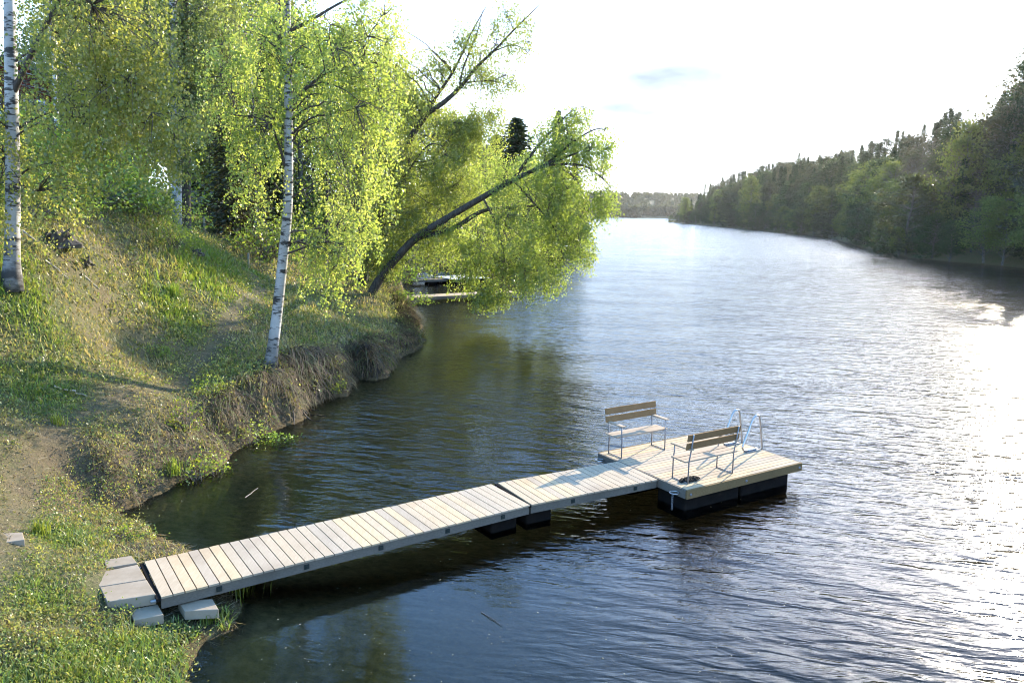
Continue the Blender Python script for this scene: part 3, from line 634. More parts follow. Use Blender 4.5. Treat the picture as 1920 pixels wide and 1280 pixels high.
# ---- two old willows by the water
Yw = 40.
lean = [atY(688, 566, Yw), atY(714, 520, Yw), atY(745, 482, 39.8), atY(782, 445, 39.5), atY(840, 408, 39.), atY(905, 370, 38.5), atY(962, 338, 38.), atY(1022, 310, 37.5), atY(1085, 286, 37.)]
tree('willow_tree', 'old willow leaning far out over the river on a curved dark trunk', 'willow tree',
     [(lean, [.25, .22, .205, .20, .18, .155, .12, .08, .03]),
      ([lean[3], atY(850, 428, 39.4), atY(905, 396, 39.6), atY(975, 388, 39.8), atY(1040, 385, 40)], [.15, .13, .10, .06, .02]),
      ([lean[6], atY(1000, 285, 38), atY(1040, 240, 38), atY(1078, 202, 38)], [.09, .07, .045, .015]),
      ([lean[7], atY(1070, 270, 37.6), atY(1110, 245, 37.8), atY(1140, 240, 37.8)], [.06, .05, .03, .01]),
      ([lean[7], atY(1090, 310, 37.2), atY(1135, 340, 37.2), atY(1155, 372, 37.2)], [.05, .04, .025, .008]),
      ([lean[5], atY(930, 420, 38), atY(945, 480, 37.6), atY(940, 540, 37.4)], [.06, .05, .03, .01]),
      ([lean[6], atY(1000, 380, 37.6), atY(1040, 430, 37.4), atY(1060, 500, 37.4)], [.05, .045, .03, .01])],
     [blob(1000, 345, 38, 2.4, 2.2, 1.5, 175, 46, .13, .8), blob(1060, 390, 37.6, 1.35, 1.8, 2.2, 150, 46, .12, 1.1), blob(960, 440, 38, 2.3, 2.2, 1.6, 165, 44, .13, 1.1), blob(1000, 500, 37.6, 1.7, 1.6, 1.0, 120, 42, .12, 1.0), blob(900, 490, 38.4, 1.5, 1.5, 1.5, 105, 42, .12, 1.),
      blob(920, 548, 37.6, 1.0, 1.0, .5, 55, 40, .10, .7), blob(1050, 262, 38, 1.4, 1.6, 1.1, 130, 36, .13, .6), blob(1118, 285, 37.6, 1.1, 1.5, 1.3, 105, 30, .13, .6), blob(1130, 370, 37.4, .8, 1.1, .9, 66, 30, .11, .8), blob(1100, 450, 37.4, .7, .9, 1.3, 52, 26, .11, .9), blob(850, 440, 39, 1.2, 1.3, 1.0, 60, 40, .12, .8), blob(1078, 222, 38, .9, .9, .6, 48, 22, .12, .3)],
     willow_leaf, bark, 21, lsize=.105, twig=.75, sag=.06, min_t=.4, group='willows at the waterside')
fork = atY(800, 214, 41.)
tree('willow_tree', 'tall forked willow rising from the bank, its sparse top boughs bare against the sky', 'willow tree',
     [([atY(676, 552, 41.5), atY(690, 470, 41.5), atY(708, 410, 41.4), atY(735, 335, 41.3), atY(768, 262, 41.2), fork], [.26, .22, .20, .18, .165, .15]),
      ([fork, atY(832, 192, 41), atY(862, 165, 41), atY(895, 125, 40.8), atY(930, 92, 40.6), atY(972, 48, 40.4), atY(1020, 2, 40.2)], [.13, .12, .105, .085, .065, .04, .012]),
      ([fork, atY(816, 185, 41), atY(845, 142, 41.2), atY(868, 98, 41.4), atY(885, 60, 41.5), atY(912, 12, 41.6)], [.09, .08, .07, .055, .04, .015]),
      ([atY(862, 165, 41), atY(868, 130, 40.8), atY(895, 60, 40.5), atY(905, 20, 40.4)], [.05, .045, .03, .01]),
      ([atY(925, 97, 40.6), atY(965, 85, 40.4), atY(1000, 108, 40.2)], [.035, .025, .008]),
      ([atY(872, 155, 41), atY(920, 152, 40.8), atY(965, 160, 40.6)], [.04, .03, .008]),
      ([atY(720, 372, 41.4), atY(748, 345, 41), atY(800, 275, 41), atY(830, 275, 41)], [.07, .06, .04, .01]),
      ([atY(700, 430, 41.4), atY(655, 330, 41.6), atY(625, 230, 41.8), atY(610, 140, 42)], [.10, .09, .07, .03])],
     [blob(740, 330, 41, 1.9, 2.2, 2.4, 300, 48, .15, .8), blob(850, 310, 41, 1.6, 1.8, 2.6, 230, 46, .15, .8), blob(915, 230, 40.8, 1.2, 1.4, 1.2, 80, 30, .15, .5), blob(800, 420, 41, 1.8, 2., 1.6, 170, 46, .15, .8), blob(720, 470, 40.6, 1.2, 1.4, 1.4, 120, 46, .14, .6), blob(870, 240, 41, 1.2, 1.6, 1.2, 90, 36, .15, .5),
      blob(880, 110, 41, 1.4, 1.5, 1.9, 150, 22, .16, .3), blob(955, 65, 40.5, 1.5, 1.4, 1.6, 120, 16, .15, .3), blob(935, 150, 40.7, 1.3, 1.3, .9, 75, 17, .14, .4), blob(815, 130, 41.2, 1.1, 1.3, 1.5, 85, 22, .15, .3), blob(740, 150, 41.5, 1.3, 1.5, 1.8, 110, 28, .15, .6), blob(700, 60, 42, 1.3, 1.5, 1.6, 90, 26, .15, .6), blob(680, 250, 41.5, 1.6, 1.8, 2.2, 150, 42, .15, .7), blob(780, 200, 41, 1.3, 1.4, 1., 80, 36, .14, .5)],
     willow_leaf, bark, 22, lsize=.105, twig=.75, sag=.06, group='willows at the waterside')

# ------------------------------------------------------------------ generic trees for the woods: a few of each kind, copied
def proto_broad(seed, H, W, leafm, barkm, nclump=120, per=46, ls=.3, bare=.22, weep=0.):
    rng = np.random.default_rng(seed); gw = Geo(); gl_ = Geo()
    tr_ = smooth([(0, 0, -.5), (.02 * H * rng.normal(), .02 * H * rng.normal(), H * .35), (.03 * H * rng.normal(), .03 * H * rng.normal(), H * .7), (.02 * H * rng.normal(), 0, H * .97)], 14)
    gw.tube(tr_, np.linspace(H * .014, .02, 14), 7, False, np.zeros(14))
    for _ in range(nclump):
        zz = rng.uniform(bare, 1) ** .85; zz = max(zz, bare); prof = math.sin(math.pi * min(1, (zz - bare) / (1 - bare) * .80 + .17)) ** .8
        a_ = rng.uniform(0, 6.283); rr = W * prof * math.sqrt(rng.uniform(.12, 1)) * (1 + .22 * math.sin(3 * a_ + seed) + .2 * math.sin(zz * 13 + a_ * 2))
        c = np.array([rr * math.cos(a_), rr * math.sin(a_), H * zz]) + [np.interp(zz * H, tr_[:, 2], tr_[:, 0]), np.interp(zz * H, tr_[:, 2], tr_[:, 1]), 0]
        i = int(np.clip((zz - .12) * 14, 2, 12)); gw.tube(limb(rng, tr_[i], c, .05, 4, .08), [H * .004, H * .003, H * .002, .01], 3, False, np.zeros(4))
        m = int(per * rng.uniform(.5, 1.4)); sp_ = H * rng.uniform(.028, .055)
        C = c + rng.normal(size=(m, 3)) * sp_ * [1, 1, .7]; C[:, 2] -= weep * rng.uniform(0, 1, m) ** 1.5
        l_ = ls * rng.uniform(.6, 1.3, m); gl_.leaves(C, rng.normal(size=(m, 3)) + [0, 0, -.3], l_, l_ * .75, rng)
    return [('trunk', gw.mesh('trunk', barkm, True)), ('crown', gl_.mesh('crown', leafm))]
def proto_spruce(seed, H, Rr, leafm, barkm, droop=.35, low=.06, ls=.45, dens=1.):
    rng = np.random.default_rng(seed); gw = Geo(); gl_ = Geo()
    gw.tube([(0, 0, -.5), (0, 0, H * .5), (.05, 0, H * .99)], [H * .014, H * .009, .015], 7, False, np.zeros(3))
    z = H * low
    while z < H * .99:
        f_ = (1 - z / H); rad = Rr * (f_ ** .8) * rng.uniform(.75, 1.15) + .12; nb = max(4, int(8 * dens * (.4 + f_)))
        for a_ in rng.uniform(0, 6.283) + np.arange(nb) * 6.283 / nb + rng.normal(size=nb) * .2:
            rb = rad * rng.uniform(.6, 1.12); dd = np.array([math.cos(a_), math.sin(a_), 0])
            s = np.linspace(.1, 1, max(3, int(rb / .28))); P = dd * (s * rb)[:, None]; P[:, 2] = z + .12 * rb * s - droop * rb * s ** 1.6
            if rb > 1: gw.tube(np.vstack([[0, 0, z], P[-1]]), [.03, .008], 3, False, np.zeros(2))
            for k in (-1, 0, 1):
                sd = np.array([-dd[1], dd[0], 0]); C = P + sd * k * (.10 + .13 * (1 - s) * rb)[:, None] + rng.normal(size=P.shape) * .07; C[:, 2] -= .10 * abs(k) + rng.uniform(0, .12, len(s))
                gl_.leaves(C, np.tile(dd + sd * k * .9 + [0, 0, -.35], (len(s), 1)) + rng.normal(size=P.shape) * .25, ls * rng.uniform(.7, 1.3, len(s)), ls * .42, rng)
        z += rng.uniform(.028, .045) * H * (.35 + .65 * f_) / dens ** .5
    return [('trunk', gw.mesh('trunk', barkm, True)), ('crown', gl_.mesh('crown', leafm))]
def proto_pine(seed, H, leafm, barkm):
    rng = np.random.default_rng(seed); gw = Geo(); gl_ = Geo()
    tr_ = smooth([(0, 0, -.5), (.1, 0, H * .4), (.25 * rng.normal(), .25 * rng.normal(), H * .75), (.3 * rng.normal(), .2, H)], 12); gw.tube(tr_, np.linspace(H * .013, .03, 12), 7, False, np.zeros(12))
    for _ in range(46):
        zz = rng.uniform(.42, 1.); a_ = rng.uniform(0, 6.283); rr = H * .13 * math.sin(math.pi * min(1, (zz - .4) / .6 * .75 + .22)) * rng.uniform(.4, 1.15)
        c = np.array([rr * math.cos(a_), rr * math.sin(a_), H * zz]); i = int(zz * 11); gw.tube(limb(rng, tr_[i], c, .05, 4, .1), [.05, .035, .02, .01], 3, False, np.zeros(4))
        m = 70; C = c + rng.normal(size=(m, 3)) * H * .026 * [1.2, 1.2, .6]; gl_.leaves(C, rng.normal(size=(m, 3)) + [0, 0, .3], .42 * rng.uniform(.6, 1.2, m), .16, rng)
    return [('trunk', gw.mesh('trunk', barkm, True)), ('crown', gl_.mesh('crown', leafm))]
def proto_bare(seed, H, W, leafm, barkm):
    """aspens and alders not yet in leaf: fine grey-brown twigs with a dusting of buds"""
    rng = np.random.default_rng(seed); gw = Geo(); gl_ = Geo()
    tr_ = smooth([(0, 0, -.5), (.1 * rng.normal(), 0, H * .4), (.2 * rng.normal(), .2 * rng.normal(), H)], 14); gw.tube(tr_, np.linspace(H * .011, .015, 14), 6, False, np.zeros(14))
    for _ in range(70):
        zz = rng.uniform(.2, .95); a_ = rng.uniform(0, 6.283); ln = W * (1.15 - zz * .75) * rng.uniform(.6, 1.2)
        p0 = np.array([np.interp(zz * H, tr_[:, 2], tr_[:, 0]), np.interp(zz * H, tr_[:, 2], tr_[:, 1]), zz * H]); p1 = p0 + np.array([math.cos(a_) * ln, math.sin(a_) * ln, ln * rng.uniform(.5, 1.2)])
        P = limb(rng, p0, p1, .05, 5, .08); gw.tube(P, np.linspace(.035, .012, 5), 3, False, np.zeros(5))
        for _k in range(9):
            b0 = P[rng.integers(1, 5)]; b1 = b0 + (p1 - p0) * rng.uniform(.2, .4) + rng.normal(size=3) * ln * .16; gw.tube(np.array([b0, (b0 + b1) / 2 + rng.normal(size=3) * .05, b1]), [.014, .011, .008], 3, False, np.zeros(3))
            m = 5; gl_.leaves(b1 + rng.normal(size=(m, 3)) * .25, rng.normal(size=(m, 3)), .14, .08, rng)
    return [('trunk', gw.mesh('trunk', barkm, True)), ('crown', gl_.mesh('crown', leafm))]
def proto_bush(seed, H, W, leafm, barkm, n=34, per=30, ls=.09):
    rng = np.random.default_rng(seed); gw = Geo(); gl_ = Geo()
    for _ in range(n):
        v_ = rng.normal(size=3); v_[2] = abs(v_[2]) + .15; v_ /= np.linalg.norm(v_); c = v_ * rng.uniform(.35, 1) ** .5 * [W, W, H] * (1 + .2 * rng.normal())
        gw.tube(limb(rng, np.array([rng.normal() * .08 * W, rng.normal() * .08 * W, -.1]), c, .08, 5, .08), [.014, .011, .008, .006, .004], 3, False, np.zeros(5))
        C = c + rng.normal(size=(per, 3)) * .14 * max(W, H); C[:, 2] = np.maximum(C[:, 2], .01); l_ = ls * rng.uniform(.6, 1.3, per); gl_.leaves(C, rng.normal(size=(per, 3)) + [0, 0, .3], l_, l_ * .6, rng)
    return [('stem', gw.mesh('stem', barkm, True)), ('foliage', gl_.mesh('foliage', leafm))]
def place(proto, name, x, y, z, sc_, rz, label, cat, group=None, mats=None):
    root = empty(name, (x, y, z), label, cat, group, rz); root.scale = sc_ if hasattr(sc_, '__len__') else (sc_,) * 3
    for nm, me in proto:
        o = bpy.data.objects.new(nm, me); COL.objects.link(o); o.parent = root
    return root
far_fresh = leaf_mat('far_fresh_leaf', [(.095, .125, .030), (.125, .155, .038), (.16, .18, .055)], .45, 1.25)
olive = leaf_mat('olive_leaf', [(.055, .060, .026), (.072, .078, .032), (.095, .095, .042)], .4, 1.0)
bud = leaf_mat('bud_brown', [(.085, .065, .048), (.11, .085, .058), (.11, .10, .05)], .4, .9)
BROAD = [proto_broad(31, 16, 3.6, wood_leaf, bark_g), proto_broad(32, 15, 3.2, wood_leaf, bark_g), proto_broad(33, 14, 4.0, olive, bark_g), proto_broad(34, 16, 3.0, olive, bark_g)]
FRESH = [proto_broad(35, 12, 3.2, far_fresh, bark_g, 110), proto_broad(36, 13, 2.7, far_fresh, bark_g, 110)]
SHRUBBY = [proto_broad(37, 8, 3.0, wood_leaf, bark_g, 90, 46, .24, .03), proto_broad(38, 7, 3.4, olive, bark_g, 90, 46, .24, .02)]
SPRUCE = [proto_spruce(41, 20, 3.0, needle, bark), proto_spruce(42, 18, 2.6, needle, bark), proto_spruce(43, 21, 3.3, needle, bark, .3)]
PINE = [proto_pine(44, 20, needle, bark), proto_pine(45, 19, needle, bark)]
BARE = [proto_bare(46, 16, 3.4, bud, bark_g), proto_bare(47, 15, 3.0, bud, bark_g)]
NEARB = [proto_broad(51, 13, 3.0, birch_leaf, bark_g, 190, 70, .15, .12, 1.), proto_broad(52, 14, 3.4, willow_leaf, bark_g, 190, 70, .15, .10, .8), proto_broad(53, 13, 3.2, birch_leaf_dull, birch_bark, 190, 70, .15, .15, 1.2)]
BSPRUCE = proto_spruce(55, 18, 4.6, needle, bark, .2, .06, .5, 1.7)
DROOP = proto_spruce(54, 17, 3.6, needle_brown, bark, .75, .10, .42, 1.25)
BUSH = [proto_bush(61, 1.2, 1.1, bush_leaf, bark_g, 44, 34, .085), proto_bush(62, 1.0, 1.3, bush_leaf, bark_g, 44, 34, .085), proto_bush(63, .55, .55, fresh_leaf, bark_g, 26, 22, .06), proto_bush(64, .7, .45, fresh_leaf, bark_g, 20, 16, .07), proto_bush(65, .4, .6, bush_leaf, bark_g, 26, 22, .06)]

# ---- woods on the far right bank
rng = np.random.default_rng(77)
SIL = np.array([(1240, 388), (1262, 378), (1290, 366), (1320, 345), (1350, 340), (1400, 320), (1440, 318), (1480, 305), (1540, 303), (1580, 297), (1620, 285), (1660, 265), (1700, 262), (1740, 240), (1770, 228), (1800, 246), (1830, 238), (1850, 212), (1880, 190), (1898, 122), (1925, 85), (2000, 90), (2400, 60)])
def px_of(x, y): return 960 + F * x / (y * math.cos(PITCH))
def top_h(x, y):
    px = px_of(x, y); hz_ = YH + ROLL * (px - 960); return CAMH + (hz_ - np.interp(px, SIL[:, 0], SIL[:, 1])) / F * y
RS = np.array([(95, 20), (74, 55), (64, 80), (60.5, 95), (57.7, 113), (70.6, 160), (91.5, 225), (103, 312), (117, 470), (126, 640)])
seg = np.hypot(*np.diff(RS, axis=0).T); cum = np.r_[0, np.cumsum(seg)]
def along(s):
    p = np.array([np.interp(s, cum, RS[:, 0]), np.interp(s, cum, RS[:, 1])]); q = np.array([np.interp(s + 2, cum, RS[:, 0]), np.interp(s + 2, cum, RS[:, 1])]); d = q - p; d /= np.linalg.norm(d) + 1e-9
    return p, np.array([d[1], -d[0]])
def zone(y): return 'right bank by the photo edge' if y < 105 else 'middle of the right bank' if y < 190 else 'distant part of right bank' if y < 330 else 'far tip of right bank'
KN = {'S': ('spruce_tree', 'dark pointed spruce', 'spruce tree', SPRUCE, (20, 18, 21)), 'P': ('pine_tree', 'dark bare-trunked pine', 'pine tree', PINE, (20, 19)), 'B': ('leafy_tree', 'dull green leafy tree', 'leafy tree', BROAD, (16, 15, 14, 16)),
      'F': ('leafy_tree', 'fresh light green leafy tree', 'leafy tree', FRESH, (12, 13)), 'N': ('bare_tree', 'grey-brown tree still without leaves', 'bare tree', BARE, (16, 15)), 'U': ('bush', 'rounded bush', 'bush', SHRUBBY, (8, 7))}
row_word = {0: 'at the waterline, ', 1: 'in the front row, ', 2: 'in the back row, '}
CNT = 0
for row, (off, st, kinds, fr) in enumerate([(.6, 3.0, 'UUFUBUF', (.24, .46)), (4.5, 3.6, 'BFSFUBSN', (.50, .84)), (9.5, 3.4, 'SSNSBNB', (.72, .98)), (17, 4.0, 'SSPSBN', (.86, 1.06)), (30, 5.5, 'SSPSB', (.96, 1.1))]):
    s = 0.
    while s < cum[-1]:
        p, nrm = along(s); s += (st + .013 * p[1]) * rng.uniform(.7, 1.35)
        q = p + nrm * (off * (1 + p[1] / 500) + rng.uniform(-1.5, 2.5))
        if px_of(*q) > 2150 and row > 1 or px_of(*q) > 2500: continue
        k = kinds[rng.integers(len(kinds))]
        if row in (1, 2) and 100 < q[1] < 175 and rng.uniform() < .5: k = 'N'
        if row > 0 and q[1] > 200 and k == 'N': k = 'S'
        zg = gz(q[0], q[1]); Ht = max(3., (top_h(*q) - zg) * rng.uniform(*fr) * (1.07 if k == 'S' and row > 1 else 1))
        nm, lb, ct, pr, hs = KN[k]; i = rng.integers(len(pr)); f_ = Ht / hs[i]; wd = f_ * (1 + .25 * (f_ < .8)) * rng.uniform(1.0, 1.35)
        place(pr[i], nm, q[0], q[1], zg - .2, (wd, wd, f_), rng.uniform(0, 6.28), f'{lb} {row_word[min(row, 2)]}{zone(q[1])}', ct, f'{lb}s {row_word[min(row, 2)]}{zone(q[1])}')
        CNT += 1
# a few that stand out
def mark(pr, h0, nm, px, py_base, py_top, Y, label, cat, wf=1.):
    b = atY(px, py_base, Y); b[2] = gz(b[0], b[1]); hz_ = YH + ROLL * (px - 960); Ht = CAMH + (hz_ - py_top) / F * Y - b[2]; f_ = Ht / h0
    return place(pr, nm, b[0], b[1], b[2] - .1, (f_ * wf, f_ * wf, f_), px, label, cat)
mark(FRESH[0], 12, 'leafy_tree', 1526, 440, 352, 247, 'small round light green tree standing alone in front of the wood at the waterline', 'leafy tree', 1.1)
mark(FRESH[1], 13, 'leafy_tree', 1403, 432, 335, 364, 'light green tree in front of dark spruces on the distant right bank', 'leafy tree', 1.1)
mark(FRESH[1], 13, 'leafy_tree', 1284, 416, 372, 566, 'yellowish tree at the very tip of the right bank', 'leafy tree', 1.3)
mark(SHRUBBY[1], 7, 'bush', 1700, 470, 330, 119, 'broad rounded tree with pale olive foliage bulging over the water', 'bush', 1.25)
mark(FRESH[0], 12, 'leafy_tree', 1790, 440, 240, 112, 'tall light green crown showing above the dark wood near the right edge', 'leafy tree', .8)
mark(PINE[0], 20, 'pine_tree', 1908, 470, 112, 104, 'tallest pine, at the right edge of the photo', 'pine tree', .9)

# ---- wood across the far end of the river: one distant mass
rng = np.random.default_rng(78); g = Geo()
for _ in range(2600):
    x = rng.uniform(-100, 560); y = rng.uniform(1420, 1900) if rng.uniform() < .6 else rng.uniform(1412, 1450)
    if x > 230: y += 60
    h = rng.uniform(12, 22); m = 34; zz = rng.uniform(.05, 1, m); wv = (1.08 - zz) * h * .22; a_ = rng.uniform(0, 6.283, m); r_ = wv * np.sqrt(rng.uniform(.2, 1, m))
    C = np.c_[x + r_ * np.cos(a_), y + r_ * np.sin(a_), 38 * ss(1420, 1900, y) + zz * h]
    g.leaves(C, rng.normal(size=(m, 3)), h * .36, h * .30, rng)
tag(g.build('far_forest', olive), kind='stuff')

# ---- trees along the left bank and behind the slope
def lt(pr, h0, nm, px, Y, py_top, label, cat, group=None, wf=1.):
    b = atY(px, 430, Y); z = gz(b[0], b[1]); hz_ = YH + ROLL * (px - 960); Ht = CAMH + (hz_ - py_top) / F * Y - z; f_ = Ht / h0
    return place(pr, nm, b[0], b[1], z - .15, (f_ * wf, f_ * wf, f_), px * 1.7, label, cat, group)
for px, Y, tp in ((966, 104, 232), (1042, 150, 220), (885, 92, 250), (930, 120, 262), (1075, 150, 290)):
    lt(BSPRUCE, 18, 'spruce_tree', px, Y, tp - 8, {968: 'dark spruce whose top stands free above the leaning willow', 1042: 'dark spruce top showing through the willow against the sky'}.get(px, 'dark spruce mostly hidden behind the willows on the left bank'), 'spruce tree', 'spruces behind the willows', 1.9 if px < 1000 else .8)
for k, (px, Y, tp) in enumerate(((905, 74, 268), (860, 66, 230), (815, 62, 200), (770, 70, 170), (720, 60, 110), (660, 58, 60), (985, 96, 290), (1020, 104, 285), (1060, 128, 335), (940, 84, 320), (610, 62, 60), (560, 54, 40), (690, 78, 170))):
    lt(NEARB[k % 2], (13, 14)[k % 2], 'leafy_tree', px, Y, tp, f'leafy tree on the left bank behind the willows, {"yellow-green and loose" if k % 2 == 0 else "denser and olive green"}', 'leafy tree', f'leafy trees behind the willows, {"yellow-green" if k % 2 == 0 else "olive green"}', 1.1)
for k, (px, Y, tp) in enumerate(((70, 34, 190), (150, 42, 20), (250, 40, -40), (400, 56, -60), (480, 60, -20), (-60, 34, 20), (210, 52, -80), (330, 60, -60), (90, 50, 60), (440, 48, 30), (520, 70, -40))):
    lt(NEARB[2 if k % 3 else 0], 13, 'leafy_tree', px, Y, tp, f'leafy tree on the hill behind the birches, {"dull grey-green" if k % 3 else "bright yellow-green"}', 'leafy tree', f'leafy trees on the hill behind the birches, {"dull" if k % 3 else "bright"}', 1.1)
lt(DROOP, 17, 'spruce_tree', 440, 42, 60, 'drooping brownish spruce hanging over the stairs', 'spruce tree', None, 1.1)
lt(DROOP, 17, 'spruce_tree', 505, 52, 90, 'drooping brownish spruce farther back beside the white birch trunk', 'spruce tree', None, 1.)
for k, (px, py, Y) in enumerate(((196, 345, 33), (113, 330, 31), (608, 470, 46), (478, 400, 47))):
    b = atY(px, 400, Y); z = gz(b[0], b[1])
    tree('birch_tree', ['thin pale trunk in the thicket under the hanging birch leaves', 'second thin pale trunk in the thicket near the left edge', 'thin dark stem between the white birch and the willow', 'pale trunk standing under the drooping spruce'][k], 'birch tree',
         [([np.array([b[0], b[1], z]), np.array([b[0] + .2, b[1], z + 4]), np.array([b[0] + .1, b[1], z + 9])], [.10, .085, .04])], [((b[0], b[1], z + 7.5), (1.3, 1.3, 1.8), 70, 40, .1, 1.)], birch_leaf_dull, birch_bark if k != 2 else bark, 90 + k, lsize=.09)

# ---- bushes
def bush(i, px, py, Y, s, label, sz=None):
    b = atY(px, py, Y); z = gz(b[0], b[1]); place(BUSH[i], 'bush', b[0], b[1], z - .05, (s, s, sz or s), px, label, 'bush', 'bushes on the bank')
bush(0, 285, 425, 27.5, 1.15, 'bright green bush on the slope left of the duller birch')
bush(1, 320, 472, 26, .8, 'low dark green bush on the slope in front of the duller birch')
bush(0, 498, 492, 40, 1.9, 'large dark bush beside the stairs behind the white birch')
bush(1, 540, 470, 44, 1.7, 'dark green bush between the stairs and the willow')
for k, (px, py, Y, s) in enumerate(((110, 385, 23, 1.3), (180, 372, 25, 1.5), (240, 380, 26, 1.2), (60, 395, 21, 1.1), (20, 370, 24, 1.4), (150, 330, 30, 2.2), (230, 340, 32, 2.2), (300, 365, 34, 1.6), (90, 350, 30, 2.0))):
    bush(k % 2, px, py, Y, s, 'leafy bush in the dense thicket at the top of the slope')
for k, (px, Y, s) in enumerate(((650, 46, 2.2), (600, 52, 2.2), (720, 44, 1.5), (745, 46, 1.8), (700, 52, 2.4), (770, 66, 2.2), (830, 78, 2.2), (570, 60, 2.4))):
    bush(k % 2, px, 460, Y, s, 'leafy bush at the foot of the willows')
def shore_bush(i, px, py, z, s, label, sz=None):
    b = at(px, py, z); place(BUSH[i], 'bush', b[0], b[1], gz(b[0], b[1]) - .03, (s, s, sz or s), px, label, 'bush', 'bushes on the bank')
shore_bush(2, 618, 728, .25, 1.0, 'small yellow-green bush hanging at the waterline beyond the white birch')
shore_bush(2, 232, 1012, .2, .75, 'low fern-like bright green plant at the water beside the jetty', .5)
shore_bush(3, 368, 838, .7, 1.0, 'upright yellow-green sapling on the bank edge')
shore_bush(3, 405, 862, .3, .8, 'yellow-green sapling low on the bank near the water')
shore_bush(3, 345, 755, 1.3, .9, 'yellow-green sapling above the bank beside the path')
shore_bush(3, 470, 770, .8, .9, 'young leafy sapling on the bank below the white birch')
shore_bush(3, 395, 712, 1.4, .7, 'small sapling on the bank top left of the white birch')
shore_bush(4, 515, 800, .3, .9, 'low green plant on the steep bank at the waterline')
shore_bush(3, 725, 690, .1, .6, 'thin sprig growing from the water at the tip of the overhang')
shore_bush(4, 760, 585, .3, 2.2, 'bright loose willow bush at the water below the leaning trunk', 1.8)
shore_bush(4, 300, 615, 2.4, .8, 'small green plant in the middle of the grass slope')
shore_bush(4, 230, 500, 3.6, .9, 'small green plant high on the grass slope')
def tuft(px, py, z, h, n_, label, seed):
    b = at(px, py, z); zz = gz(b[0], b[1]); o_ = np.array([b[0], b[1], zz]); r_ = np.random.default_rng(seed); g = Geo()
    for _ in range(n_):
        a_ = r_.uniform(0, 6.283); l_ = h * r_.uniform(.5, 1.1); le = l_ * r_.uniform(.05, .55); p = o_ + [r_.normal() * h * .22, r_.normal() * h * .22, -.02]; dv_ = np.array([math.cos(a_), math.sin(a_), 0]); sd_ = np.array([-dv_[1], dv_[0], 0]) * .007
        q0, q1, q2 = p, p + dv_ * le * .35 + ZZ * l_ * .65, p + dv_ * le + ZZ * l_ * (1 - .3 * le / l_)
        g.add([q0 - sd_, q0 + sd_, q1 + sd_ * .8, q1 - sd_ * .8, q2 + sd_ * .1, q2 - sd_ * .1], [[0, 1, 2, 3], [3, 2, 4, 5]])
    tag(g.build('grass_tuft', fresh_leaf, None, False, o_), label, 'grass tuft', 'tall grass tufts')
tuft(452, 1106, .05, .62, 46, 'tall thin green grass growing from the water beside the gangway beam', 1)
tuft(330, 600, 2.2, .45, 150, 'bright tall grass tuft in the middle of the slope left of the path', 2)
tuft(400, 575, 2.2, .40, 150, 'bright grass tuft beside the upper path left of the white birch', 3)
tuft(318, 815, 1.0, .42, 90, 'pale green grass tuft standing on the bank edge', 4)
tuft(110, 810, 1.3, .30, 70, 'short green grass tuft between the path and the bank', 5)
tuft(395, 1150, .15, .26, 110, 'dense green grass tuft beside the small slab at the water', 6)
tuft(75, 985, .8, .32, 90, 'green grass tuft beside the worn step in the dirt path', 7)
print('right wood', CNT)

# ------------------------------------------------------------------ things on the slope and in the bay beyond
postm = wood_mat('grey_post_wood', (.20, .17, .13), (.30, .26, .2), (.15, .13, .1), (10, 10, 1.5)); darkw = wood_mat('dark_stair_wood', (.05, .038, .028), (.085, .065, .05), (.04, .03, .025), (2, 10, 10))
for px, py, Y, h, lb in ((466, 502, 36, .95, 'slim grey wooden post at the foot of the path by the stairs'), (384, 446, 39.5, .8, 'slim post higher up behind the grassy crest'), (612, 500, 41, 1.1, 'weathered post among the leaves right of the white birch')):
    b = atY(px, py, Y); z = gz(b[0], b[1]); g = Geo(); o_ = np.array([b[0], b[1], z])
    g.tube([o_ - [0, 0, .3], o_ + [0, 0, h * .5], o_ + [.02, 0, h]], [.06, .055, .05], 8); tag(g.build('fence_post', postm, None, True, o_), lb, 'post', 'posts on the slope')
# stairs with handrails climbing the slope behind the crest
a0 = atY(500, 480, 40.5); a1 = atY(405, 388, 50); a0[2] = gz(*a0[:2]) + .1; a1[2] = gz(*a1[:2]) + .5; d_ = a1 - a0; hd = d_ * [1, 1, 0]; hl = np.linalg.norm(hd); hd /= hl; sdv = np.array([hd[1], -hd[0], 0])
root = empty('stairs', a0, 'dark wooden stairs with handrails climbing the shady slope', 'stairs')
g = Geo(); ns = 16
for k in range(ns): g.box(a0 + d_ * (k + .5) / ns, hl / ns * .48, .55, .022, np.array([hd, sdv, ZZ]))
g.build('treads', darkw, root, origin=a0)
for s_ in (-.6, .6):
    g = Geo(); dl_ = d_ / np.linalg.norm(d_); g.box(a0 + d_ * .5 + sdv * s_ - ZZ * .08, np.linalg.norm(d_) / 2, .03, .12, np.array([dl_, sdv, np.cross(dl_, -sdv)])); g.build('stringer', darkw, root, origin=a0)
    for k in range(5):
        p = a0 + d_ * k / 4 + sdv * s_; g = Geo(); g.tube([p - ZZ * .8, p + ZZ * .95], .045, 8); g.build('post', darkw, root, True, a0)
    g = Geo(); g.tube([a0 + sdv * s_ + ZZ * .95 - d_ * .02, a1 + sdv * s_ + ZZ * .95 + d_ * .02], .04, 8); g.build('handrail', postm, root, True, a0)
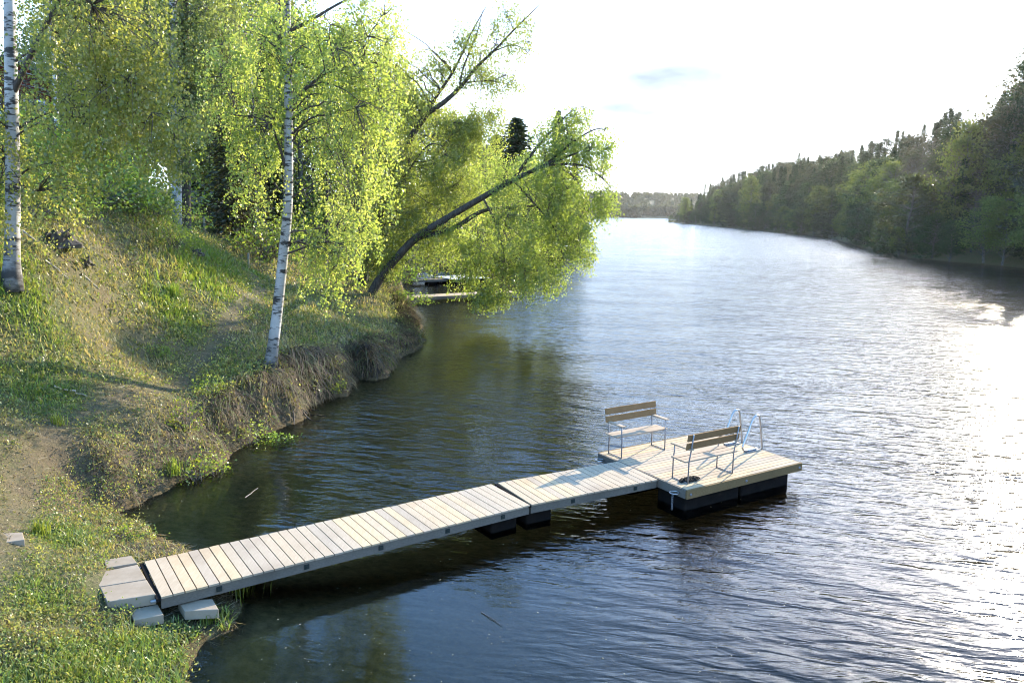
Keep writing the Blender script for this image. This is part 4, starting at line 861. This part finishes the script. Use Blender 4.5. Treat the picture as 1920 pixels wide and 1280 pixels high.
# small shed with a slatted porch
whitew = wood_mat('white_painted_boards', (.62, .62, .6), (.72, .72, .70), (.55, .55, .53), (8, 8, 1), 0, var=.06); glassm = plain_mat('dark_window_glass', (.02, .025, .03), (.03, .035, .04), .08, 0, 2, 0, .6); roofm = plain_mat('dark_roofing', (.025, .023, .022), (.05, .046, .042), .9, 0, 5)
b = atY(372, 376, 55); z = gz(b[0], b[1]); o_ = np.array([b[0], b[1], z])
root = empty('garden_shed', o_, 'small white shed with slatted porch rail behind the dark trunk', 'shed')
g = Geo(); g.box(o_ + [.1, 1.2, .9], 1.3, 1.2, 1.1); g.build('wall', whitew, root, origin=o_)
g = Geo(); g.box(o_ + [.1, 1.0, 2.08], 1.6, 1.6, .06); g.build('roof', roofm, root, origin=o_)
g = Geo(); g.box(o_ + [-.2, -.03, 1.25], .4, .02, .35); f_ = g.build('window', whitew, root, origin=o_)
g = Geo(); g.box(o_ + [-.2, -.06, 1.25], .34, .012, .29); g.build('pane', glassm, f_, origin=o_)
g = Geo()
for k in range(5): g.box(o_ + [-.1, -.9, .12 + .17 * k], 1.1, .015, .045)
g.build('porch_rail', whitew, root, origin=o_)
for x in (-1.2, 1.0):
    g = Geo(); g.box(o_ + [x, -.9, .45], .05, .05, .7); g.build('post', whitew, root, origin=o_)
# house on the hill behind the left birch
redw = wood_mat('dark_red_boards', (.10, .03, .02), (.14, .045, .03), (.08, .025, .018), (9, 9, 1), 0, var=.08)
b = atY(45, 380, 44); z = gz(b[0], b[1]) - .1; o_ = np.array([b[0], b[1] + 3, z])
root = empty('house', o_, 'dark red wooden house with white window trim half hidden behind the birches', 'house')
g = Geo(); g.box(o_ + [0, 0, 2.2], 4.2, 3.2, 2.6)
g.add([o_ + [-4.2, -3.2, 4.8], o_ + [4.2, -3.2, 4.8], o_ + [0, -3.2, 6.9], o_ + [0, -3.2, 6.9]], [[0, 1, 2, 3]]); g.build('wall', redw, root, origin=o_)
g = Geo()
for s_ in (-1, 1):
    sl_ = np.array([s_ * 4.2, 0, -2.1]); L_ = np.linalg.norm(sl_); e1 = sl_ / L_; g.box(o_ + [0, 0, 6.98] + e1 * (L_ + .5) / 2, (L_ + .5) / 2, 3.7, .06, np.array([e1, [0, 1, 0], np.cross(e1, [0, 1, 0])]))
g.build('roof', roofm, root, origin=o_)
for x, zz in ((-2.2, 1.7), (0.1, 1.7), (2.3, 1.7), (-1.2, 4.0), (1.2, 4.0)):
    g = Geo()
    for dx, dz, sx_, sz_ in ((-.52, 0, .06, .75), (.52, 0, .06, .75), (0, .7, .46, .06), (0, -.7, .46, .06), (0, 0, .03, .64)): g.box(o_ + [x + dx, -3.24, zz + dz], sx_, .04, sz_)
    f_ = g.build('window', whitew, root, origin=o_); g = Geo(); g.box(o_ + [x, -3.215, zz], .46, .012, .64); g.build('pane', glassm, f_, origin=o_)
# rotten stumps
stm = bark_mat('rotten_wood', (.03, .024, .018), (.10, .08, .058), (5, 5, 3))
for px, py, Y, sx_, hz_, lb in ((110, 462, 20, .38, .42, 'dark rotten tree stump on the dry slope right of the left birch'), (155, 474, 20.4, .2, .2, 'smaller dark root stump beside the big stump'), (365, 482, 27.5, .25, .22, 'dark stump end in the grass at the foot of the crest')):
    b = atY(px, py, Y); z = gz(b[0], b[1]); o_ = np.array([b[0], b[1], z]); rs_ = np.random.default_rng(int(px)); k = 18; hN = 6; V = []
    sp_ = rs_.uniform(.55, 1.35, k)
    for i in range(hN):
        f_ = i / (hN - 1); r_ = sx_ * (1.25 - .5 * f_) * (.75 + .45 * rs_.uniform(size=k)) * sp_ ** (.6 if i < 2 else .3)
        th = np.arange(k) * 2 * np.pi / k; V.append(o_ + np.c_[r_ * np.cos(th), r_ * np.sin(th), -.1 + hz_ * f_ * (sp_ * .8 + .4 * rs_.uniform(size=k))])
    V.append(np.repeat((o_ + [0, 0, hz_ * .45])[None], k, 0)); V = np.vstack(V); j = np.arange(k); Q = np.vstack([np.stack([i * k + j, i * k + (j + 1) % k, (i + 1) * k + (j + 1) % k, (i + 1) * k + j], 1) for i in range(hN)])
    g = Geo(); g.add(V, Q); tag(g.build('tree_stump', stm, None, False, o_), lb, 'stump', 'old stumps on the slope')
# fallen branches on the slope and sticks in the shallows
stick = bark_mat('bleached_branch', (.28, .24, .18), (.42, .37, .3))
for k, (p0, p1, r_, lb) in enumerate(((atY(45, 470, 19.2), atY(95, 480, 19.0), .03, 'bleached fallen branch lying on the slope beside the left birch'), (atY(85, 478, 18.8), atY(128, 490, 19.2), .025, 'pale crooked branch below the big dark stump'), (atY(150, 484, 19.8), atY(182, 474, 20.3), .03, 'short pale branch stub beside the small root stump'),
                                 (atY(100, 702, 15.5), atY(160, 690, 15.8), .02, 'thin pale stick on the dry slope above the path'))):
    for p in (p0, p1): p[2] = gz(p[0], p[1]) + .04
    g = Geo(); P = limb(np.random.default_rng(k), p0, p1, .03, 7, .12); g.tube(P, np.linspace(r_, r_ * .4, 7), 6, False); tag(g.build('fallen_branch', stick, None, True, P[0]), lb, 'branch', 'fallen branches on the slope')
for k, (q0, q1, lb) in enumerate((((460, 932), (484, 914), 'pale stick floating in the shallows near the bank'), ((902, 1147), (942, 1172), 'thin brown twig floating on the dark water below the gangway'), ((592, 908), (634, 906), 'dark stick floating in the ripples behind the jetty'))):
    p0 = at(*q0, .005); p1 = at(*q1, .012); g = Geo(); g.tube(limb(np.random.default_rng(k), p0, p1, 0, 6, .03), np.linspace(.007, .003, 6), 6, False); tag(g.build('floating_stick', [stick, twig_bark, bark][k], None, True, p0), lb, 'stick', 'sticks floating on the water')
# jetties farther along the bank
gangway(at(748, 557, .35), at(962, 546, .35), 1.3, 'narrow sunlit plank jetty reaching out under the leaning willow', (1.5, 4.), ((5.0, 6.4),), False, 'jetties farther along the bank')
def raft(px, py, hx, hy, rot, label, pale=True):
    c = at(px, py, .45); ax = np.array([[math.cos(rot), math.sin(rot), 0], [-math.sin(rot), math.cos(rot), 0], [0, 0, 1]]); o_ = np.array([c[0], c[1], 0.]); root = empty('floating_raft', o_, label, 'raft', 'rafts farther along the bank')
    g = Geo(); n_ = int(hy * 2 / .15)
    for k in range(n_): g.box(c + ax[1] * (-hy + (k + .5) * 2 * hy / n_), hx, hy / n_ - .005, .02, ax)
    g.build('deck', whitew if pale else postm, root, origin=o_)  # white boards put the sunlit look of the pale rafts into the colour
    for s_ in (-1, 1):
        g = Geo(); g.box(c - ZZ * .28 + ax[1] * s_ * hy * .6, hx * .92, hy * .3, .24, ax); g.build('float', blackp, root, origin=o_)
raft(862, 519.5, 1.7, 1.7, .7, 'bright white sunlit raft showing through the willow leaves')
raft(1042, 461, 2.2, 1.6, .1, 'small distant raft low on the water beyond the willow')
raft(900, 480, 1.8, 1.5, .2, 'raft half hidden behind the hanging willow leaves', False)
gangway(at(772, 524, .4), at(838, 522, .4), 1.2, 'dark narrow gangway leading to the bright white raft', (1.,), ((1.2, 2.0),), False, 'jetties farther along the bank')

# ------------------------------------------------------------------ grass and ground cover
rng = np.random.default_rng(9)
def scatter(n, pts_fn):
    P = pts_fn(n); z, d = ground(P); return P, z, d
def samp(n):
    # denser close by, thinning with distance up the bank
    Y = 6.3 + 38 * rng.uniform(0, 1, n) ** 1.7; a_ = rng.uniform(-.72, -.05, n); return np.c_[a_ * Y, Y]
P = samp(270000); z, d = ground(P); pd = pathd(P); lu = np.clip(lushness(P) + rng.normal(size=len(P)) * .15, 0, 1)
pat = .5 + .5 * np.sin(P[:, 0] * 2.3 + 1.7 * np.sin(P[:, 1] * 1.9)) * np.sin(P[:, 1] * 2.7 + np.sin(P[:, 0] * 3.1))
keep = (d > .04) & (rng.uniform(size=len(P)) < np.clip(.30 + .32 * pat + .5 * lu, 0, 1)) & (rng.uniform(size=len(P)) > .72 * np.exp(-(pd / .18) ** 2))
SLABS = [at(225, 1090, .47), at(228, 1050, .47), at(275, 1147, .3), at(372, 1133, .27), at(8, 1008, .96)]
for c, r_ in zip(SLABS, (.42, .22, .2, .24, .3)): keep &= np.hypot(P[:, 0] - c[0], P[:, 1] - c[1]) > r_
gv = (J0b - S0) / np.linalg.norm(J0b - S0); rel = P - S0[:2]; keep &= ~((rel @ gv[:2] > -.05) & (np.abs(rel @ np.array([gv[1], -gv[0]])) < .68))
P, z, d, lu, pat, pd = P[keep], z[keep], d[keep], lu[keep], pat[keep], pd[keep]; n = len(P)
hh = (.035 + .10 * rng.uniform(size=n) ** 1.8) * (.7 + .9 * lu + .4 * pat) * (1 - .6 * np.exp(-(pd / .7) ** 2)) * np.clip(P[:, 1] / 16, .75, 1.7); wd = .010 * np.clip(P[:, 1] / 12, .8, 2.6) * rng.uniform(.7, 1.4, n)
a_ = rng.uniform(0, 6.283, n); ln = rng.uniform(.15, 1.1, n) * hh
B0 = np.c_[P, z - .01]; sd = np.c_[np.cos(a_), np.sin(a_), 0 * a_] * wd[:, None]; ld = np.c_[-np.sin(a_), np.cos(a_), 0 * a_] * ln[:, None]
M_ = B0 + ld * .35 + np.c_[0 * a_, 0 * a_, hh * .62]; T_ = B0 + ld + np.c_[0 * a_, 0 * a_, hh]
dry = np.clip(.70 - .72 * lu + .22 * (pat - .5) + rng.normal(size=n) * .28, 0, 1)[:, None]
hh *= rng.uniform(.6, 1.3, n); colr = (1 - dry) * np.array([.15, .19, .045]) + dry * np.array([.36, .29, .15]); colr *= rng.uniform(.6, 1.25, (n, 1))
colr = np.where((lu[:, None] > .5) & (dry < .5), colr * [1.15, 1.3, .9], colr)
g = Geo(); k = np.arange(n)[:, None] * 6
V = np.stack([B0 - sd, B0 + sd, M_ + sd * .75, M_ - sd * .75, T_ + sd * .15, T_ - sd * .15], 1).reshape(-1, 3)
g.add(V, np.vstack([k + [0, 1, 2, 3], k + [3, 2, 4, 5]]), np.repeat(colr, 6, 0))
tag(g.build('grass', grass_leaf, attr='tint'), kind='stuff')
# herbs: small leaves in tufts
P = samp(19000); z, d = ground(P); pd = pathd(P); pat = np.sin(P[:, 0] * 1.3 + 2) * np.sin(P[:, 1] * .9 + np.sin(P[:, 0]))
keep = (d > .05) & (pd > .22) & (rng.uniform(size=len(P)) < .45 + .5 * pat)
for c, r_ in zip(SLABS, (.45, .25, .25, .27, .35)): keep &= np.hypot(P[:, 0] - c[0], P[:, 1] - c[1]) > r_
rel = P - S0[:2]; keep &= ~((rel @ gv[:2] > -.05) & (np.abs(rel @ np.array([gv[1], -gv[0]])) < .75))
P, z = P[keep], z[keep]; n = len(P); m = 15; s_ = rng.uniform(.05, .14, n) * np.clip(P[:, 1] / 14, .8, 1.6)
C = np.repeat(np.c_[P, z], m, 0) + rng.normal(size=(n * m, 3)) * np.repeat(s_, m)[:, None] * [1, 1, .1]; C[:, 2] += rng.uniform(.01, 1., n * m) ** 1.3 * np.repeat(s_, m) * 1.7
base = np.where(rng.uniform(size=(n, 1)) < .5, [[.135, .18, .04]], [[.26, .255, .075]]) * rng.uniform(.6, 1.35, (n, 1))
g = Geo(); l_ = np.repeat(np.clip(P[:, 1] / 14, .8, 1.6), m) * rng.uniform(.03, .065, n * m); g.leaves(C, rng.normal(size=C.shape) + [0, 0, .4], l_, l_ * .55, rng, np.repeat(base, m, 0) * rng.uniform(.75, 1.25, (n * m, 1)))
tag(g.build('ground_herbs', grass_leaf, attr='tint'), kind='stuff')
# litter: dead leaves, straw and sticks
P = samp(120000); z, d = ground(P); keep = (d > -.25) & (rng.uniform(size=len(P)) < np.clip(.30 + .9 * np.exp(-(d / 2.2) ** 2) + .25 * np.sin(P[:, 0] * 2.1 + np.sin(P[:, 1] * 1.7)), 0, 1))
for c, r_ in zip(SLABS[:1], (.5,)): keep &= np.hypot(P[:, 0] - c[0], P[:, 1] - c[1]) > r_
P, z = P[keep], z[keep]; n = len(P); st = rng.uniform(size=n) < .30
l_ = np.where(st, rng.uniform(.10, .45, n), rng.uniform(.015, .05, n)) * np.clip(P[:, 1] / 14, .7, 1.4); wd = np.where(st, .007, l_ * .6)
D = rng.normal(size=(n, 3)) * [1, 1, .12]; g = Geo(); g.leaves(np.c_[P, z + .025], D, l_, wd, rng, np.where(st[:, None], [[.30, .25, .16]], [[.18, .13, .075]]) * rng.uniform(.25, 1.2, (n, 1)))
tag(g.build('ground_litter', grass_leaf, attr='tint'), kind='stuff')
# dead grass hanging over the steep bank
sh = np.array(SH); i0 = 2 + PX_SHORE.index((215, 965)); i1 = 2 + PX_SHORE.index((772, 590)); ps = sh[i0:i1 + 1]; sg = np.hypot(*np.diff(ps, axis=0).T); cs = np.r_[0, np.cumsum(sg)]
n = 15000; s = rng.uniform(0, cs[-1], n); q = np.c_[np.interp(s, cs, ps[:, 0]), np.interp(s, cs, ps[:, 1])]
e_ = .15; gr = np.c_[sdf(q + [e_, 0], LEFT) - sdf(q - [e_, 0], LEFT), sdf(q + [0, e_], LEFT) - sdf(q - [0, e_], LEFT)]; gr /= np.linalg.norm(gr, axis=1)[:, None] + 1e-6
inl = rng.uniform(-.05, 1.15, n); q = q + gr * inl[:, None]; q += rng.normal(size=q.shape) * .12; z, d = ground(q)
clump = .5 + .5 * np.sin(s * 2.1 + np.sin(s * .9) * 2); keep = (d > -.12) & (rng.uniform(size=n) < .45 + .55 * clump); keep &= rng.uniform(size=n) < .45 + .55 * ss(16, 23, q[:, 1]); q, z, gr, clump = q[keep], z[keep], gr[keep], clump[keep]; n = len(q)
ln = rng.uniform(.12, .75, n) * (.6 + .5 * clump) * (.42 + .58 * ss(15, 23, q[:, 1])); og = np.c_[-gr, np.zeros(n)]; tg = np.c_[gr[:, 1], -gr[:, 0], np.zeros(n)] * rng.normal(size=(n, 1)) * 1.3
d0 = og + tg; B0 = np.c_[q, z]; M1 = B0 + d0 * ln[:, None] * .32 + [0, 0, 1] * ln[:, None] * .30; M2 = B0 + d0 * ln[:, None] * .62 + [0, 0, 1] * ln[:, None] * .10; T_ = B0 + d0 * ln[:, None] * .80 - [0, 0, 1] * ln[:, None] * .38
ok = T_[:, 2] > -.02; q, z, gr, B0, M1, M2, T_ = q[ok], z[ok], gr[ok], B0[ok], M1[ok], M2[ok], T_[ok]; n = len(q); sd = np.c_[gr[:, 1], -gr[:, 0], np.zeros(n)] * (.008 * np.clip(q[:, 1] / 14, .8, 2))[:, None]
tint = np.where(rng.uniform(size=(n, 1)) < .72, [[.155, .105, .058]], [[.13, .145, .045]]) * rng.uniform(.25, 1.4, (n, 1)) * (.75 + .45 * np.sin(q[:, :1] * 5 + 2 * np.sin(q[:, 1:2] * 4)))  # patchy darkening puts shaded gaps between the clumps into the tint
k = np.arange(n)[:, None] * 8; V = np.stack([B0 - sd, B0 + sd, M1 + sd, M1 - sd, M2 + sd * .7, M2 - sd * .7, T_ + sd * .2, T_ - sd * .2], 1).reshape(-1, 3)
g = Geo(); g.add(V, np.vstack([k + [0, 1, 2, 3], k + [3, 2, 4, 5], k + [5, 4, 6, 7]]), np.repeat(tint, 8, 0)); tag(g.build('dead_bank_grass', grass_leaf, attr='tint'), kind='stuff')
# pale pollen and leaf specks drifting on the water
n = 260; px = rng.uniform(480, 1500, n); py = rng.uniform(930, 1290, n); C = np.array([at(x, y, .004) for x, y in zip(px, py)]); ok = (sdf(C[:, :2], LEFT) < -.2); C = C[ok]; n = len(C)
l_ = rng.uniform(.006, .016, n); D = rng.normal(size=(n, 3)) * [1, 1, 0]; g = Geo(); D /= np.linalg.norm(D, axis=1)[:, None]; S_ = np.c_[-D[:, 1], D[:, 0], 0 * l_]
g.add(np.stack([C - D * l_[:, None], C + S_ * l_[:, None] * .6, C + D * l_[:, None], C - S_ * l_[:, None] * .6], 1).reshape(-1, 3), np.arange(4 * n).reshape(n, 4), np.repeat(np.array([[.55, .48, .33]]) * rng.uniform(.5, 1.2, (n, 1)), 4, 0))
tag(g.build('floating_specks', grass_leaf, attr='tint'), kind='stuff')

# ------------------------------------------------------------------ haze: pale air over the whole place
if HAZE:
    g = Geo(); g.box((100., 850., 40.), 1550., 1000., 75.)
    ht = NT('haze_air'); pv = ht.n('ShaderNodeVolumePrincipled'); pv.inputs['Color'].default_value = (1., 1., 1., 1); pv.inputs['Density'].default_value = HAZE; pv.inputs['Anisotropy'].default_value = .7
    ht.l(pv.outputs[0], ht.o.inputs['Volume'])
    tag(g.build('haze', ht.m), kind='stuff')
